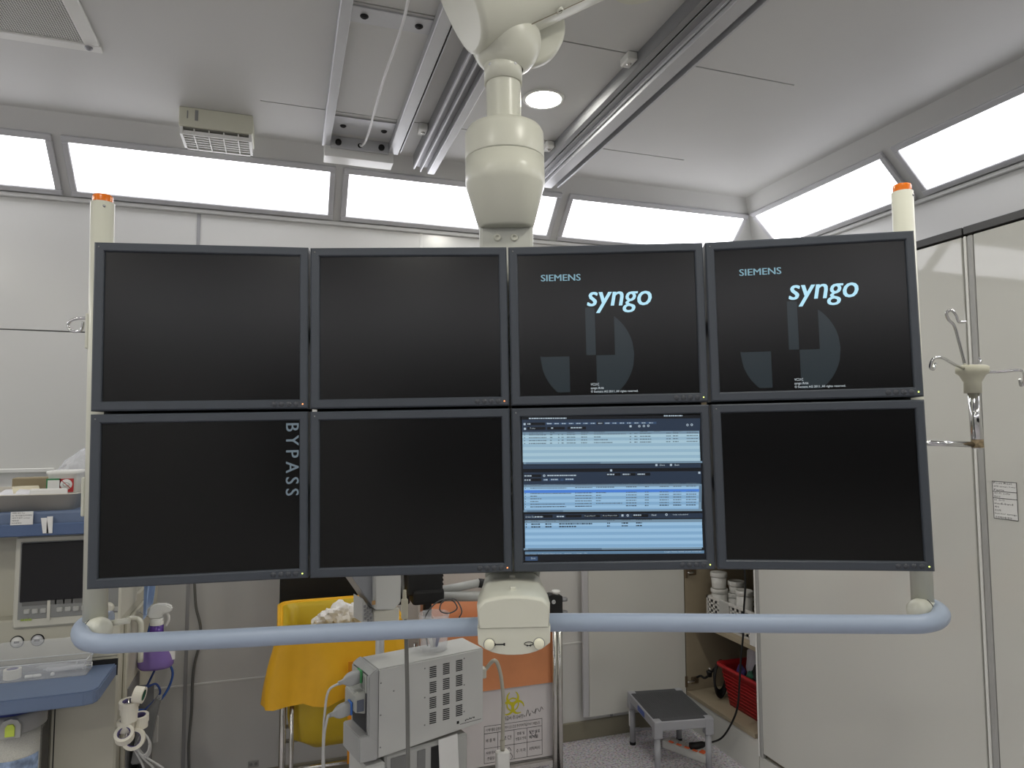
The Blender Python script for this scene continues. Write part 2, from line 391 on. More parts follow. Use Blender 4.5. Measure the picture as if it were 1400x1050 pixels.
# white cable out of the end plate
CABW_ = mat('white_cable', (222, 222, 222), rough=.4)
p = [(.285, 2.893, 2.77), (.29, 2.86, 2.755), (.3, 2.75, 2.752)] + [tuple(atz(x, y, 2.75)) for x, y in ((524, 110), (545, 50), (558, 0), (565, -60), (571, -140))]
o = obj('hanging_cable', tube(nb(), smooth_path(p, 6), .0045, 8), CABW_)
tag(o, 'thin white cable running from the end plate along the ceiling track', 'cable')

# ------------------------------------------------------------------ louvred box and perforated grille on the ceiling
VB = mat('vent_beige', (205, 204, 186), rough=.5, var=.02)
zb_ = ZC-.085
a = atz(246, 178, zb_); c_ = atz(338, 210, zb_)
bxw = .265
x0 = aty(246, 165, 2.74).x; x0 = -.405; y0b = 2.81
t = thing('ceiling_vent', 'cream louvred box hanging under the ceiling near the back cove', 'vent', T(x0+bxw/2, y0b, ZC))
obj('housing', bx(nb(), -bxw/2, bxw/2, 0, .16, -.076, 0, .003), VB, t)
gz = -.076
bm = nb(); bx(bm, -bxw/2+.004, -bxw/2+.014, .006, .16, gz-.03, gz); bx(bm, bxw/2-.014, bxw/2-.004, .006, .16, gz-.03, gz)
bx(bm, -bxw/2+.004, bxw/2-.004, .15, .16, gz-.03, gz)
obj('louvre_frame', bm, PW, t)
for k in range(6): obj('slat', bx(nb(), -bxw/2+.014, bxw/2-.014,   .012+k*.023, .018+k*.023, gz-.027, gz-.012), PW, t)
for k in range(1, 5): obj('rib', bx(nb(), -bxw/2+k*bxw/5-.002, -bxw/2+k*bxw/5+.002, .01, .152, gz-.03, gz-.004), PW, t)
obj('louvre_back', bx(nb(), -bxw/2+.014, bxw/2-.014, .01, .15, gz-.004, gz), mat('vent_dark', (120, 120, 112), rough=.7), t)
for dx, ww, hh in ((.03, .004, .03), (.062, .012, .042)):
    obj('label_plate', bx(nb(), -bxw/2+dx-ww/2, -bxw/2+dx+ww/2, -.0012, .0, -.03-hh/2, -.03+hh/2), MGREY, t)
# grille
g0 = Vector((-.585, 2.47))
t = thing('ceiling_grille', 'square white perforated air grille in the ceiling corner of view', 'air grille', T(g0.x-.33, g0.y-.33, ZC))
bm = nb(); h, f = .33, .045
bx(bm, -h, h, h-f, h, -.012, 0, .003); bx(bm, -h, h, -h, -h+f, -.012, 0, .003); bx(bm, -h, -h+f, -h+f, h-f, -.012, 0, .003); bx(bm, h-f, h, -h+f, h-f, -.012, 0, .003)
obj('frame', bm, PW, t)
obj('plenum', bx(nb(), -h+f, h-f, -h+f, h-f, -.001, 0), mat('plenum_dark', (70, 70, 70), rough=.9), t)
# perforated sheet: real holes as strips and bars (staggered square mesh)
bm = nb(); n = 80; st = 2*(h-f)/n; z = -.008
for i in range(n+1):
    q = -h+f+i*st
    for dd in (0, 1):
        a0, a1 = (q-st*.2, q+st*.2), (-h+f, h-f)
        P = [(a0[0], a1[0]), (a0[1], a1[0]), (a0[1], a1[1]), (a0[0], a1[1])]
        if dd: P = [(y, x) for x, y in P]
        bm.faces.new([bm.verts.new((x, y, z-.0005*dd)) for x, y in P])
o = obj('perforated_sheet', bm, PW, t, recalc=False); o['kind'] = 'stuff'
for sx in (-1, 1):
    for sy in (-1, 1):
        bm = nb(); bolt(bm, sx*(h-.035), sy*(h-.03), -.012, .008, .008); obj('screw', bm, ALUD, t)

# ================================================================== monitor bank
EDG = [(-.365, 1.534, 1.589), (.049, 1.470, 1.5955), (.448, 1.360, 1.6005), (.842, 1.220, 1.608), (1.213, 1.031, 1.6135)]
TILT = R(-.9)
MW, MH, GAP = .4125, .338, .006
def colmat(i):
    a, b2 = Vector(EDG[i]), Vector(EDG[i+1]); m = (a+b2)/2; d = b2-a
    return T(*m) @ RZ(math.atan2(d.y, d.x)) @ RY(TILT)
M0 = T(*EDG[2]) @ RZ(R(-17.7)) @ RY(TILT)
SW, SH = .376, .301
def ring_mesh(rings):
    bm = nb(); loft(bm, rings, smooth=False); return bm
def rect_ring(x0, x1, z0, z1, y): return [Vector((x0, y, z0)), Vector((x1, y, z0)), Vector((x1, y, z1)), Vector((x0, y, z1))]
SX0, SX1, SZ0, SZ1 = -MW/2+.0195, MW/2-.0175, -MH/2+.0195, MH/2-.0185
bm = nb()
loft(bm, [rect_ring(-MW/2, MW/2, -MH/2, MH/2, .058), rect_ring(-MW/2, MW/2, -MH/2, MH/2, .003), rect_ring(-MW/2+.003, MW/2-.003, -MH/2+.003, MH/2-.003, 0),
          rect_ring(SX0-.003, SX1+.003, SZ0-.003, SZ1+.003, 0), rect_ring(SX0-.001, SX1+.001, SZ0-.001, SZ1+.001, .002), rect_ring(SX0, SX1, SZ0, SZ1, .007)], smooth=False)
bmesh.ops.recalc_face_normals(bm, faces=bm.faces)
bez = bpy.data.meshes.new('bezel'); bm.to_mesh(bez); bm.free(); bez.materials.append(BEZEL)
bm = nb(); bx(bm, SX0, SX1, .0062, .0085, SZ0, SZ1); scr = bpy.data.meshes.new('screen'); bm.to_mesh(scr); bm.free(); scr.materials.append(SCREEN)
bm = nb(); bx(bm, -MW/2+.004, MW/2-.004, .05, .075, -MH/2+.004, MH/2-.004, .006); bx(bm, -.12, .12, .07, .095, -.1, .1, .01)
bk = bpy.data.meshes.new('back_cover'); bm.to_mesh(bk); bm.free(); bk.materials.append(BEZEL)
bm = nb(); lathe(bm, [(0, .0016), (.0045, .0014), (.0056, 0)], 14, RX(R(90))); btn = bpy.data.meshes.new('button'); bm.to_mesh(btn); bm.free(); btn.materials.append(BUTTON)
bm = nb(); lathe(bm, [(0, .0012), (.0014, .001), (.0016, 0)], 8, RX(R(90))); scw = bpy.data.meshes.new('screw'); bm.to_mesh(scw); bm.free(); scw.materials.append(MGREY)
LEDS = {}
def ledmesh(k):
    if k not in LEDS:
        bm = nb(); lathe(bm, [(0, .0012), (.0014, .001), (.0015, 0)], 8, RX(R(90))); me = bpy.data.meshes.new('led'); bm.to_mesh(me); bm.free()
        me.materials.append(emat('led_'+k, (255, 150, 90) if k == 'orange' else (220, 240, 120), 2.5)); LEDS[k] = me
    return LEDS[k]
desc = {(0, 1): ('blank dark monitor in the upper row, leftmost, under the orange-capped post', 'orange'), (1, 1): ('blank dark monitor in the upper row, second from the left', 'orange'),
        (2, 1): ('monitor with blue startup logo, directly above the worklist screen', 'green'), (3, 1): ('monitor with blue startup logo at the upper right corner of the bank', 'green'),
        (0, 0): ('black monitor in the lower row with vertical BYPASS lettering', 'green'), (1, 0): ('blank black monitor in the lower row left of the worklist screen', 'orange'),
        (2, 0): ('monitor showing a pale blue worklist table, in the lower row', 'green'), (3, 0): ('blank black monitor at the lower right corner of the bank', 'green')}
MON = {}; MONM = {}
for (i, j), (lab, led) in desc.items():
    Mm = colmat(i) @ T(0, 0, (MH+GAP)/2*(1 if j else -1)); MONM[i, j] = Mm
    t = thing('monitor', lab, 'monitor', Mm, 'monitors in the ceiling-hung bank'); MON[i, j] = t
    share('bezel', bez, t, Matrix()); share('back_cover', bk, t, Matrix())
    s = share('screen', scr, t, Matrix()); MON[i, j, 's'] = s
    for k in range(4): share('button', btn, t, T(MW/2-.067+k*.0145, 0, -MH/2+.0095))
    share('led', ledmesh(led), t, T(MW/2-.0105, 0, -MH/2+.0095))
    share('screw', scw, t, T(-MW/2+.0095, 0, MH/2-.0095))
def mloc(i, j, x, y): p = onplane(x, y, MONM[i, j], .006); return p.x, p.z
def print_on(i, j, name, bm, m, y=.0054, label=None):
    """bm drawn in the xy plane (x right, y up) -> on the screen surface"""
    return obj(name, bm, m, MON[i, j, 's'], T(0, y, 0) @ STAND, recalc=False, nlabel=label)
def put_text(bm, s, x0, y0, x1, y1, **kw):
    tb = text_bm(s, x1-x0, y1-y0, **kw); bmesh.ops.translate(tb, vec=(x0, y0, 0), verts=tb.verts); merge(bm, tb); return bm
def quad(bm, x0, y0, x1, y1, z=0, mi=0):
    f = bm.faces.new([bm.verts.new(v) for v in ((x0, y0, z), (x1, y0, z), (x1, y1, z), (x0, y1, z))]); f.material_index = mi; return f
# startup screens
SIEM = emat('glow_teal', (122, 158, 172), 1); SYN = emat('glow_cyan', (176, 222, 240), 1.05)
GEO = emat('glow_dim', (52, 62, 68), 1); GEOD = emat('glow_dark', (22, 22, 25), 1); WTXT = emat('glow_white', (200, 210, 215), 1); GBG = emat('glow_bg', (38, 42, 48), 1)
for i, ox in ((2, None), (3, None)):
    X = lambda u: SX0 + (SX1-SX0)*u
    Z = lambda v: SZ1 - (SZ1-SZ0)*v
    # u,v measured on the screen: crop of the left startup screen, x 40..636, y 62..528
    U = lambda cx: X((cx-40)/596); V = lambda cy: Z((cy-66)/464)
    bm = nb(); quad(bm, SX0, SZ0, SX1, SZ1-.0005, -.0002); print_on(i, 1, 'screen_glow', bm, mat('startup_bg', (10, 11, 13), rough=.24, var=0, spec=.5, emit=(30, 34, 40), estr=.4), y=.0061)
    cxx, cyy, rr = 267, 400, 157
    bm = nb()
    def strip(xa, xb, ya, yb, n=14):
        for k in range(n):
            p, q = xa+(xb-xa)*k/n, xa+(xb-xa)*(k+1)/n
            def lim(x):
                hh = math.sqrt(max(0, rr*rr-(x-cxx)**2)); return max(ya, cyy-hh), min(yb, cyy+hh)
            a0, a1 = lim(p); b0, b1 = lim(q)
            if a1 <= a0 and b1 <= b0: continue
            bm.faces.new([bm.verts.new(v) for v in ((U(p), V(max(a0, a1)), 0), (U(q), V(max(b0, b1)), 0), (U(q), V(min(b0, b1)), 0), (U(p), V(min(a0, a1)), 0))])
    strip(110, 207, 403, 520); strip(264, 296, 243, 400, 4); strip(297, 360, 401, 526, 6); strip(360, 424, 243, 526)
    print_on(i, 1, 'emblem', bm, mat('emblem', (14, 16, 18), rough=.24, var=0, spec=.5, emit=(60, 72, 78), estr=.36), y=.0059)
    bm = nb(); quad(bm, U(207), V(520), U(297), V(402)); quad(bm, U(297), V(400), U(360), V(250))
    print_on(i, 1, 'emblem_shade', bm, mat('emblem_dark', (7, 7, 8), rough=.24, var=0, spec=.5), y=.0058)
    bm = nb(); put_text(bm, 'SIEMENS', U(118), V(153), U(251), V(131), bold=.03); print_on(i, 1, 'lettering', bm, SIEM)
    bm = nb(); put_text(bm, 'syngo', U(272), V(262), U(487), V(192), shear=.2, bold=.022); print_on(i, 1, 'lettering', bm, SYN)
    bm = nb(); put_text(bm, 'VC21C', U(276), V(500), U(304), V(492)); put_text(bm, 'syngo Artis', U(276), V(514), U(319), V(504)); put_text(bm, '© Siemens AG 2011. All rights reserved.', U(276), V(525), U(433), V(516))
    print_on(i, 1, 'lettering', bm, WTXT)
# BYPASS, reading downwards
x0, zt = mloc(0, 0, 391, 579); x1, zb2 = mloc(0, 0, 408.5, 677)
tb = text_bm('BYPASS', zt-zb2, x1-x0, bold=.02, space=1.45)
bmesh.ops.transform(tb, matrix=T(x0, zt, 0) @ RZ(R(-90)), verts=tb.verts)
print_on(0, 0, 'lettering', tb, emat('bypass_grey', (98, 110, 118), 1), label='grey vertical BYPASS lettering')
# worklist screen: crop 690..990 x 540..790 at 4.2
WX0, WX1, WZ0, WZ1 = SX0, SX1, SZ0, SZ1
def wl(cx, cy):       # crop coords -> monitor local, corrected to the screen rectangle
    l = 88+(cy-110)*(14/835); r_ = 1112+(cy-100)*(40/840)
    u = (cx-l)/(r_-l); top = 118-(cx-88)*(12/1030); bot = 950-(cx-100)*(10/1050)
    return SX0+(SX1-SX0)*u, SZ1-(SZ1-SZ0)*((cy-top)/(bot-top))
def wq(bm, x0, y0, x1, y1, z=0, mi=0):
    a, b2, c, d = wl(x0, y1), wl(x1, y1), wl(x1, y0), wl(x0, y0)
    f = bm.faces.new([bm.verts.new((p[0], p[1], z)) for p in (a, b2, c, d)]); f.material_index = mi
WM = [emat('wl_navy', (37, 50, 68), 1), emat('wl_black', (14, 17, 22), 1), emat('wl_a', (160, 190, 205), 1), emat('wl_b', (142, 174, 194), 1), emat('wl_head', (112, 138, 158), 1),
      emat('wl_blue', (70, 122, 205), 1), emat('wl_bar', (88, 112, 134), 1), emat('wl_c', (146, 184, 214), 1), emat('wl_d', (126, 165, 198), 1), emat('wl_btn', (52, 74, 104), 1), emat('wl_status', (92, 124, 152), 1)]
bm = nb(); z1, z2, z3 = .0002, .0004, .0006
wq(bm, 92, 115, 1150, 945, 0, 1)
wq(bm, 95, 133, 1112, 205, z1, 0)
wq(bm, 100, 395, 1118, 418, z1, 0); wq(bm, 103, 438, 1122, 512, z1, 0); wq(bm, 108, 678, 1130, 706, z1, 0)
wq(bm, 110, 890, 1142, 906, z1, 10)
def table(y0, y1, xa, xb, ca, cb, hh=17, step=17.5):
    wq(bm, xa, y0, xb, y0+hh, z1, 4); y = y0+hh; k = 0
    while y < y1-1:
        wq(bm, xa+k*.2, y, xb+k*.9, min(y+step, y1), z1, (ca, cb)[k % 2]); y += step; k += 1
table(205, 380, 98, 1108, 2, 3); table(507, 655, 105, 1115, 7, 8); table(712, 872, 110, 1128, 7, 8)
wq(bm, 107, 540, 1117, 556, z2, 5)
for x0, x1, y in ((118, 545, 386), (122, 330, 661), (128, 553, 877)):
    wq(bm, 103, y-6, 1128, y+5, z1, 4); wq(bm, x0, y-5, x1, y+5, z2, 6)
wq(bm, 1108, 512, 1124, 655, z2, 4); wq(bm, 1111, 520, 1121, 615, z3, 6)
for k in range(15): wq(bm, 232+k*41.5, 151, 270+k*41.5 if k < 13 else 282+k*41.5, 163, z2, 9 if k != 7 else 1)
for x0, x1, y in ((122, 228, 158), (125, 230, 184), (240, 340, 184), (356, 462, 184), (105, 205, 458), (105, 205, 481), (580, 660, 453), (668, 746, 453), (754, 830, 453), (165, 270, 690), (345, 437, 690), (452, 545, 690), (556, 650, 690), (730, 820, 690)):
    wq(bm, x0, y-8, x1, y+8, z2, 1)
for x0, x1 in ((214, 244), (252, 308), (315, 334), (340, 394)): wq(bm, x0, 474, x1, 488, z2, 9)
wq(bm, 112, 918, 184, 942, z2, 9)
print_on(2, 0, 'worklist', bm, WM, label='pale blue worklist table on the screen')
# text: readable words as lettering, the unreadable rows as short dashes
bm = nb()
def wt(s, x, y, h=9, w=None):
    a = wl(x, y+h/2); w = w or len(s)*h*.62; b2 = wl(x+w, y-h/2); put_text(bm, s, a[0], a[1], b2[0], b2[1], res=1)
for s, x, y in (('Close', 882, 401), ('Exit', 970, 401), ('Today', 140, 184), ('Order Date', 113, 693), ('Department', 455, 690), ('Req Physician', 560, 689), ('Close', 236, 156), ('Exit', 146, 928), ('Find', 840, 687), ('Only scheduled', 960, 686)): wt(s, x, y, 10)
wt('Case Count : 4 / Worklist Exam Count : 14 Exam : 1 / Image : 250', 112, 903, 9, 358); wt('Login Time: 2025.10.29 07:43:25', 915, 896, 9, 210)
print_on(2, 0, 'lettering', bm, emat('wl_txt', (190, 205, 215), 1), y=.005)
bm = nb(); bl = nb()
def dashes(bmx, x, y, w, h=5, rr=rnd):
    e = x+w
    while x < e:
        L = rr.uniform(5, 15); wq(bmx, x, y-h/2, min(x+L, e), y+h/2, 0); x += L+rr.uniform(1.5, 4)
for r_ in range(4):
    y = 222+r_*16.5
    for x, w_ in ((107, 6), (135, 100), (256, 14), (302, 8), (322, 12), (352, 50), (434, 34), (508, (180, 40, 80, 106)[r_]), (712, 8), (738, 18), (770, 64), (920, 26), (958, 32), (1036, 64)): dashes(bm, x, y-(x-107)*.006, w_)
for r_ in range(8):
    y = 529+r_*15.3
    if r_ == 1: continue
    for x, w_ in ((111, 5), (142, (212, 0, 235, 40, 64, 46, 200, 205)[r_]), (400, 98), (520, (106, 0, 58, 30, 30, 30, 150, 0)[r_]), (692, 60), (800, 22), (884, 52), (962, 46), (1036, 58)): dashes(bl if r_ == 7 else bm, x, y-(x-111)*.006, w_)
for r_ in range(2):
    for x, w_ in ((116, 5), (147, 52), (228, 36), (308, 190 if r_ == 0 else 100), (584, 16), (668, 38), (750, 34)): dashes(bl, x, 735+r_*15.5-(x-111)*.006, w_, 7)
for yy, cols in ((211, ((108, 8), (136, 80), (256, 26), (352, 44), (434, 46), (508, 60), (770, 44), (850, 36), (958, 52), (1036, 54))), (513, ((112, 10), (144, 56), (400, 76), (520, 60), (690, 70), (800, 34), (882, 50), (962, 42), (1034, 58))), (718, ((116, 8), (147, 44), (228, 64), (308, 60), (584, 44), (668, 50), (750, 90)))):
    for x, w_ in cols: dashes(bm, x, yy-(x-108)*.006, w_, 4)
print_on(2, 0, 'row_text', bm, emat('wl_rowtxt', (84, 100, 112), 1), y=.005)['kind'] = 'stuff'
print_on(2, 0, 'row_text', bl, emat('wl_bold', (30, 40, 50), 1), y=.005)['kind'] = 'stuff'
bm = nb()
for k in range(15): dashes(bm, 240+k*41.5, 157, 24, 5)
for x, y, w_ in ((135, 126, 215), (905, 117, 106), (126, 158, 18), (262, 183, 12), (374, 182, 64), (240, 457, 168), (583, 453, 42), (672, 453, 42), (757, 453, 44), (108, 458, 44), (108, 482, 36), (220, 481, 22), (262, 480, 38), (345, 479, 44), (168, 693, 46), (294, 692, 42), (735, 687, 44)): dashes(bm, x, y, w_, 7)
for x, y in ((716, 176), (766, 176), (792, 175), (817, 174), (1040, 171), (1064, 170), (110, 159), (112, 186), (222, 458), (1110, 447), (606, 430), (672, 688), (702, 688), (924, 685), (865, 401), (948, 401)):
    a = wl(x, y); lathe(bm, [(.0012, .0001), (.0026, .0001)], 8, T(a[0], a[1], 0)) if rnd.random() < .6 else wq(bm, x-6, y-6, x+6, y+6)
print_on(2, 0, 'icons', bm, emat('wl_icon', (176, 192, 205), .9), y=.0049)

# ================================================================== the boom that carries the bank
boom = thing('monitor_boom', 'cream ceiling boom with blue-grey handrail that carries the eight monitors', 'boom', M0)
def BL(x, y, ly): return onplane(x, y, M0, ly)
YC = .13                                             # column axis behind the monitors
cx_ = BL(692, 320, YC).x
def zz(y): return BL(692, y, YC).z
# column, and dark plates added behind the monitors to blacken the gaps
bm = nb(); bx(bm, cx_-.062, cx_+.062, YC-.028, YC+.028, -.375, zz(318)+.03, .008, 2)
col_ = obj('column', bm, BOOMG, boom)
for dx in (-.02, .02):
    q = BL(680 if dx < 0 else 703, 325, YC-.028)
    obj('screw', lathe(nb(), [(0, .002), (.004, .002), (.004, .004), (.008, .004), (.009, 0)], 12, T(q.x, YC-.028, q.z) @ RX(R(90))), BOOM, col_)
inv0 = M0.inverted()
for i in range(4):
    Mi = inv0 @ colmat(i)
    obj('gap_backing', bx(nb(), -MW/2+.0, MW/2-.0, .062, .078, -MH+.03, MH-.03, .002, M=Mi), DARK, boom)
# curved rear beams at two heights
for zl in (-.17, .17):
    pts = [inv0 @ Vector((e[0], e[1], 0)) for e in EDG]
    bm = nb(); tube(bm, smooth_path([(p_.x*1.0, p_.y+.095, zl) for p_ in pts], 5), .018, 10)
    obj('rear_beam', bm, BOOMG, boom)
# posts with orange caps
pL = BL(139.5, 300, .015); pR = BL(1235, 285, .015)
def post(px0, py0, px1, py1, ly, cap_h, w_px):
    top = BL(px0, py0, ly); bot = BL(px1, py1, ly); r = w_px/2*1.42/F
    p = obj('post', tube(nb(), [bot, top], r, 24), BOOM, boom)
    d = (top-bot).normalized()
    M = T(*top) @ d.to_track_quat('Z', 'Y').to_matrix().to_4x4()
    c = obj('post_cap', lathe(nb(), [(r*.86, -.002), (r*.86, cap_h*.8), (r*.8, cap_h), (0, cap_h)], 24, M), ORANGE, boom, nlabel='translucent orange end cap')
    obj('set_screw', lathe(nb(), [(0, .0015), (.0025, .0015), (.003, 0)], 8, T(top.x+r*.6, top.y-r*.8, top.z-.012) @ RX(R(90))), ALUD, p)
    return top, bot, r
tL, bL, rL = post(140.5, 278, 130, 858, .012, .016, 30)
tR, bR, rR = post(1233.5, 263, 1262, 835, .012, .016, 28)
# handrail
ZH = -.437
def HP(x, y): return onplanez(x, y, M0, ZH)
pts = [HP(150, 842)]
pts = [BL(150, 846, .0), BL(128, 848, -.01), BL(112, 861, -.05), BL(109, 873, -.085)]
hp = [HP(140, 880), HP(175, 879), HP(300, 873.5), HP(450, 865.5), HP(560, 860.5), HP(650, 856.5), HP(703, 853), HP(757, 851), HP(870, 851), HP(1000, 852), HP(1130, 853), HP(1240, 853.5)]
end = [BL(1278, 848, -.085), BL(1286, 840, -.055), BL(1283, 831, -.025), BL(1272, 828, 0)]
zfix = lambda v: Vector((v.x, v.y, ZH))
ptsL = [zfix(HP(*p_)) for p_ in ((152, 847), (130, 848.5), (115, 856), (110.5, 866), (118, 876))]
ptsR = [zfix(HP(*p_)) for p_ in ((1267, 852), (1282, 847), (1286, 839), (1276, 831), (1256, 828))]
rail = obj('handrail', tube(nb(), smooth_path(ptsL+[zfix(v) for v in hp]+ptsR, 7), .0178, 20), HANDLE, boom, nlabel='blue-grey padded handrail')
for (bp, sx) in ((bL, 1), (bR, -1)):
    M = T(bp.x+sx*.012, bp.y-.014, ZH+.004) @ RZ(sx*R(-35)) @ RY(R(90))
    c = obj('handrail_clamp', lathe(nb(), [(0, -.034), (.015, -.032), (.0215, -.02), (.0228, 0), (.022, .02), (.016, .032), (0, .034)], 20, M), BOOM, boom)
    obj('clamp_seam', tube(nb(), [M @ Vector((.023*math.cos(a), .023*math.sin(a), -.004*sx)) for a in [2*math.pi*k/24 for k in range(25)]], .0008, 5), DARK, c)
    obj('clamp_screw', lathe(nb(), [(0, .001), (.004, .001), (.005, 0)], 12, T(bp.x+sx*.02, bp.y-.037, ZH+.003) @ RX(R(90))), ALUD, c)
obj('clamp_lever', tube(nb(), [(bL.x+.03, bL.y-.005, ZH+.01), (bL.x+.07, bL.y+.0, ZH+.014)], .006, 10), BOOM, boom)
# control head in the middle of the rail
yf = -.115
w0, w1 = BL(652, 850, yf).x, BL(753, 850, yf).x; zt, zs, zbm = BL(702, 822, yf).z, BL(702, 858.5, yf).z, BL(702, 898, yf).z
cxh = (w0+w1)/2; hw = (w1-w0)/2
def head_ring(y, zt_, zb_, hw_, bulge=.006, n=10):
    out = []
    for k in range(n+1):                      # top arc left to right
        a = -1+2*k/n; out.append(Vector((cxh+a*hw_, y, zt_+bulge*(1-a*a)-(.008 if abs(a) > .95 else 0))))
    for k in range(n+1):
        a = 1-2*k/n; out.append(Vector((cxh+a*hw_*(.97 if abs(a) > .95 else 1), y, zb_+.022*(a*a)**1.3)))
    return out
h_ = zs
up_r = [head_ring(yf, zt-.006, zs, hw*.94, .01), head_ring(yf-.0, zt-.004, zs, hw*.97, .01), head_ring(yf+.012, zt, zs, hw, .01), head_ring(yf+.06, zt+.004, zs, hw*.985, .008), head_ring(yf+.15, zt+.006, zs, hw*.9, .006), head_ring(yf+.22, zt+.006, zs, hw*.86, .005)]
def flat_bottom(rg, z): return [Vector((v.x, v.y, z)) if i > 10 else v for i, v in enumerate(rg)]
up_r = [flat_bottom(r_, zs+.0006) for r_ in up_r]
hd = obj('control_head', loft(nb(), up_r, True, True), BOOM, boom)
def low_ring(y, hw_, zb_, n=10):
    out = [Vector((cxh+(-1+2*k/n)*hw_, y, zs-.0006)) for k in range(n+1)]
    for k in range(n+1):
        a = 1-2*k/n; out.append(Vector((cxh+a*hw_*(.985 if abs(a) > .95 else 1), y, zb_+(zs-zb_)*.42*abs(a)**2.6)))
    return out
obj('head_underside', loft(nb(), [low_ring(yf+.002, hw*.97, zbm+.004), low_ring(yf+.002, hw*.985, zbm+.003), low_ring(yf+.014, hw, zbm), low_ring(yf+.14, hw*.97, zbm+.01), low_ring(yf+.2, hw*.9, zbm+.03)], True, True), BOOM, hd)
for px, py in ((669, 881), (737, 880)):
    q = BL(px, py, yf)
    obj('knob', lathe(nb(), [(.0098, 0), (.0095, .007), (.008, .0085), (0, .0085)], 20, T(q.x, yf+.002, q.z) @ RX(R(90))), mat('knob_cream', (232, 230, 208), rough=.35), hd, nlabel='round cream push knob')
    obj('knob_ring', lathe(nb(), [(.0098, .0006), (.0112, .0006)], 20, T(q.x, yf+.002, q.z) @ RX(R(90))), ALUD, hd)
q = BL(683, 881.5, yf); bm = nb()
box(bm, (q.x, yf+.0016, q.z), (.017, .0006, .0022)); box(bm, (q.x-.009, yf+.0016, q.z), (.003, .0006, .005)); box(bm, (q.x+.009, yf+.0016, q.z), (.003, .0006, .005))
obj('arrow_symbol', bm, INK, hd)
q = BL(723, 880.5, yf)
el = [Vector((q.x+.0085*math.cos(a), yf+.0015, q.z+.0032*math.sin(a))) for a in [2*math.pi*k/24 for k in range(25)]]
bm = nb(); tube(bm, el, .0007, 5, False)
for s_ in (-1, 1): prism(bm, [(0, .0022), (0, -.0022), (s_*-.004, 0)], -.0003, .0003, T(q.x+s_*.003+s_*.001, yf+.0015, q.z-.0032) @ STAND)
obj('rotate_symbol', bm, INK, hd)
for py, ly in ((826, yf+.05), (800, yf+.16)):
    q = BL(702, py, ly); obj('release_tab', bx(nb(), cxh-.006, cxh+.006, ly-.006, ly+.006, zt+.008, zt+.0165, .0015), BOOM, hd)
# rotation housing, neck, ball and arm
sc = (Vector((0, 0, 0)) + M0 @ Vector((cx_, YC, .4))-CAM).length
def pxr(px, y=YC): return px*1.53/F/2
zl0, zl1, zm, zs2, zt2, ztop = zz(313), zz(308), zz(252), zz(221), zz(186), zz(176)
r_h = BL(744, 225, YC).x-cx_
def sq_ring(w, d, r, z, cy=YC): return rrect(w, d, r, 6, cx_, cy, z)
zlo, zmid = zz(316), zz(256)
rings = [sq_ring(.112, .11, .03, zlo), sq_ring(.124, .12, .035, zlo+.004), sq_ring(r_h*1.93, r_h*1.9, r_h*.75, zmid-.006), sq_ring(r_h*1.99, r_h*1.99, r_h*.8, zmid), sq_ring(r_h*2, r_h*2, r_h*.97, zs2-.0008)]
hs = obj('lower_housing', loft(nb(), rings, True, True), BOOM, boom)
obj('upper_housing', lathe(nb(), [(0, zs2+.0008), (r_h, zs2+.0008), (r_h*1.005, zs2+.004), (r_h, zt2), (r_h*.93, zt2+.012), (r_h*.62, ztop), (r_h*.45, ztop+.002), (0, ztop+.002)], 40, T(cx_, YC, 0)), BOOM, boom)
rn = .0405
zc0, zc1 = zz(116), zz(82)
nk = obj('neck_tube', lathe(nb(), [(rn, ztop-.005), (rn, zc1)], 32, T(cx_, YC, 0)), BOOM, boom)
obj('neck_collar', lathe(nb(), [(rn, zc0), (rn+.0045, zc0), (rn+.0045, zc1+.005), (rn*.6, zc1+.012)], 32, T(cx_, YC, 0)), BOOM, boom)
for dx in (-.028, .026):
    dy = -math.sqrt(rn*rn-dx*dx)
    ang = math.atan2(dx, -dy)
    obj('hex_bolt', lathe(nb(), [(0, .003), (.0035, .003), (.0042, .005), (.0068, .005), (.0075, 0)], 14, T(cx_+dx, YC+dy, zz(171)) @ RZ(ang) @ RX(R(90))), STEEL, nk)
    obj('collar_screw', lathe(nb(), [(0, .001), (.003, .001), (.004, 0)], 12, T(cx_+dx*1.1, YC+dy*1.11, zz(97)) @ RZ(ang) @ RX(R(90))), ALU, nk)
# ball joint
cb = Vector((BL(692, 60, YC).x, YC, zz(58))); rb = .083
prof = [(rb*math.cos(a), rb*math.sin(a)*.95) for a in [R(-62+k*9.0) for k in range(9)]]+[(.03, .03)]
ball = obj('ball_joint', lathe(nb(), prof, 36, T(*cb)), BOOM, boom)
# arm rising to the right and away
ax = Vector((.85, .23, .45)).normalized()
a0 = BL(629, 3, YC-.07)
u_ = Vector((0, 0, 1)).cross(ax).normalized(); v_ = ax.cross(u_)
def arm_ring(c, ru, rv, sh=0, n=28):
    out = []
    for k in range(n):
        a = 2*math.pi*k/n; ca_, sa_ = math.cos(a), math.sin(a); out.append(c+u_*ru*math.copysign(abs(ca_)**.8, ca_)+v_*rv*math.copysign(abs(sa_)**.8, sa_))
    return out
ar = [arm_ring(a0-ax*.006, .08, .102), arm_ring(a0-ax*.003, .089, .111), arm_ring(a0+ax*.008, .094, .116), arm_ring(a0+ax*.1, .1, .116), arm_ring(a0+ax*.3, .094, .1), arm_ring(a0+ax*.52, .08, .085)]
arm = obj('spring_arm', loft(nb(), ar, True, True), BOOM, boom)
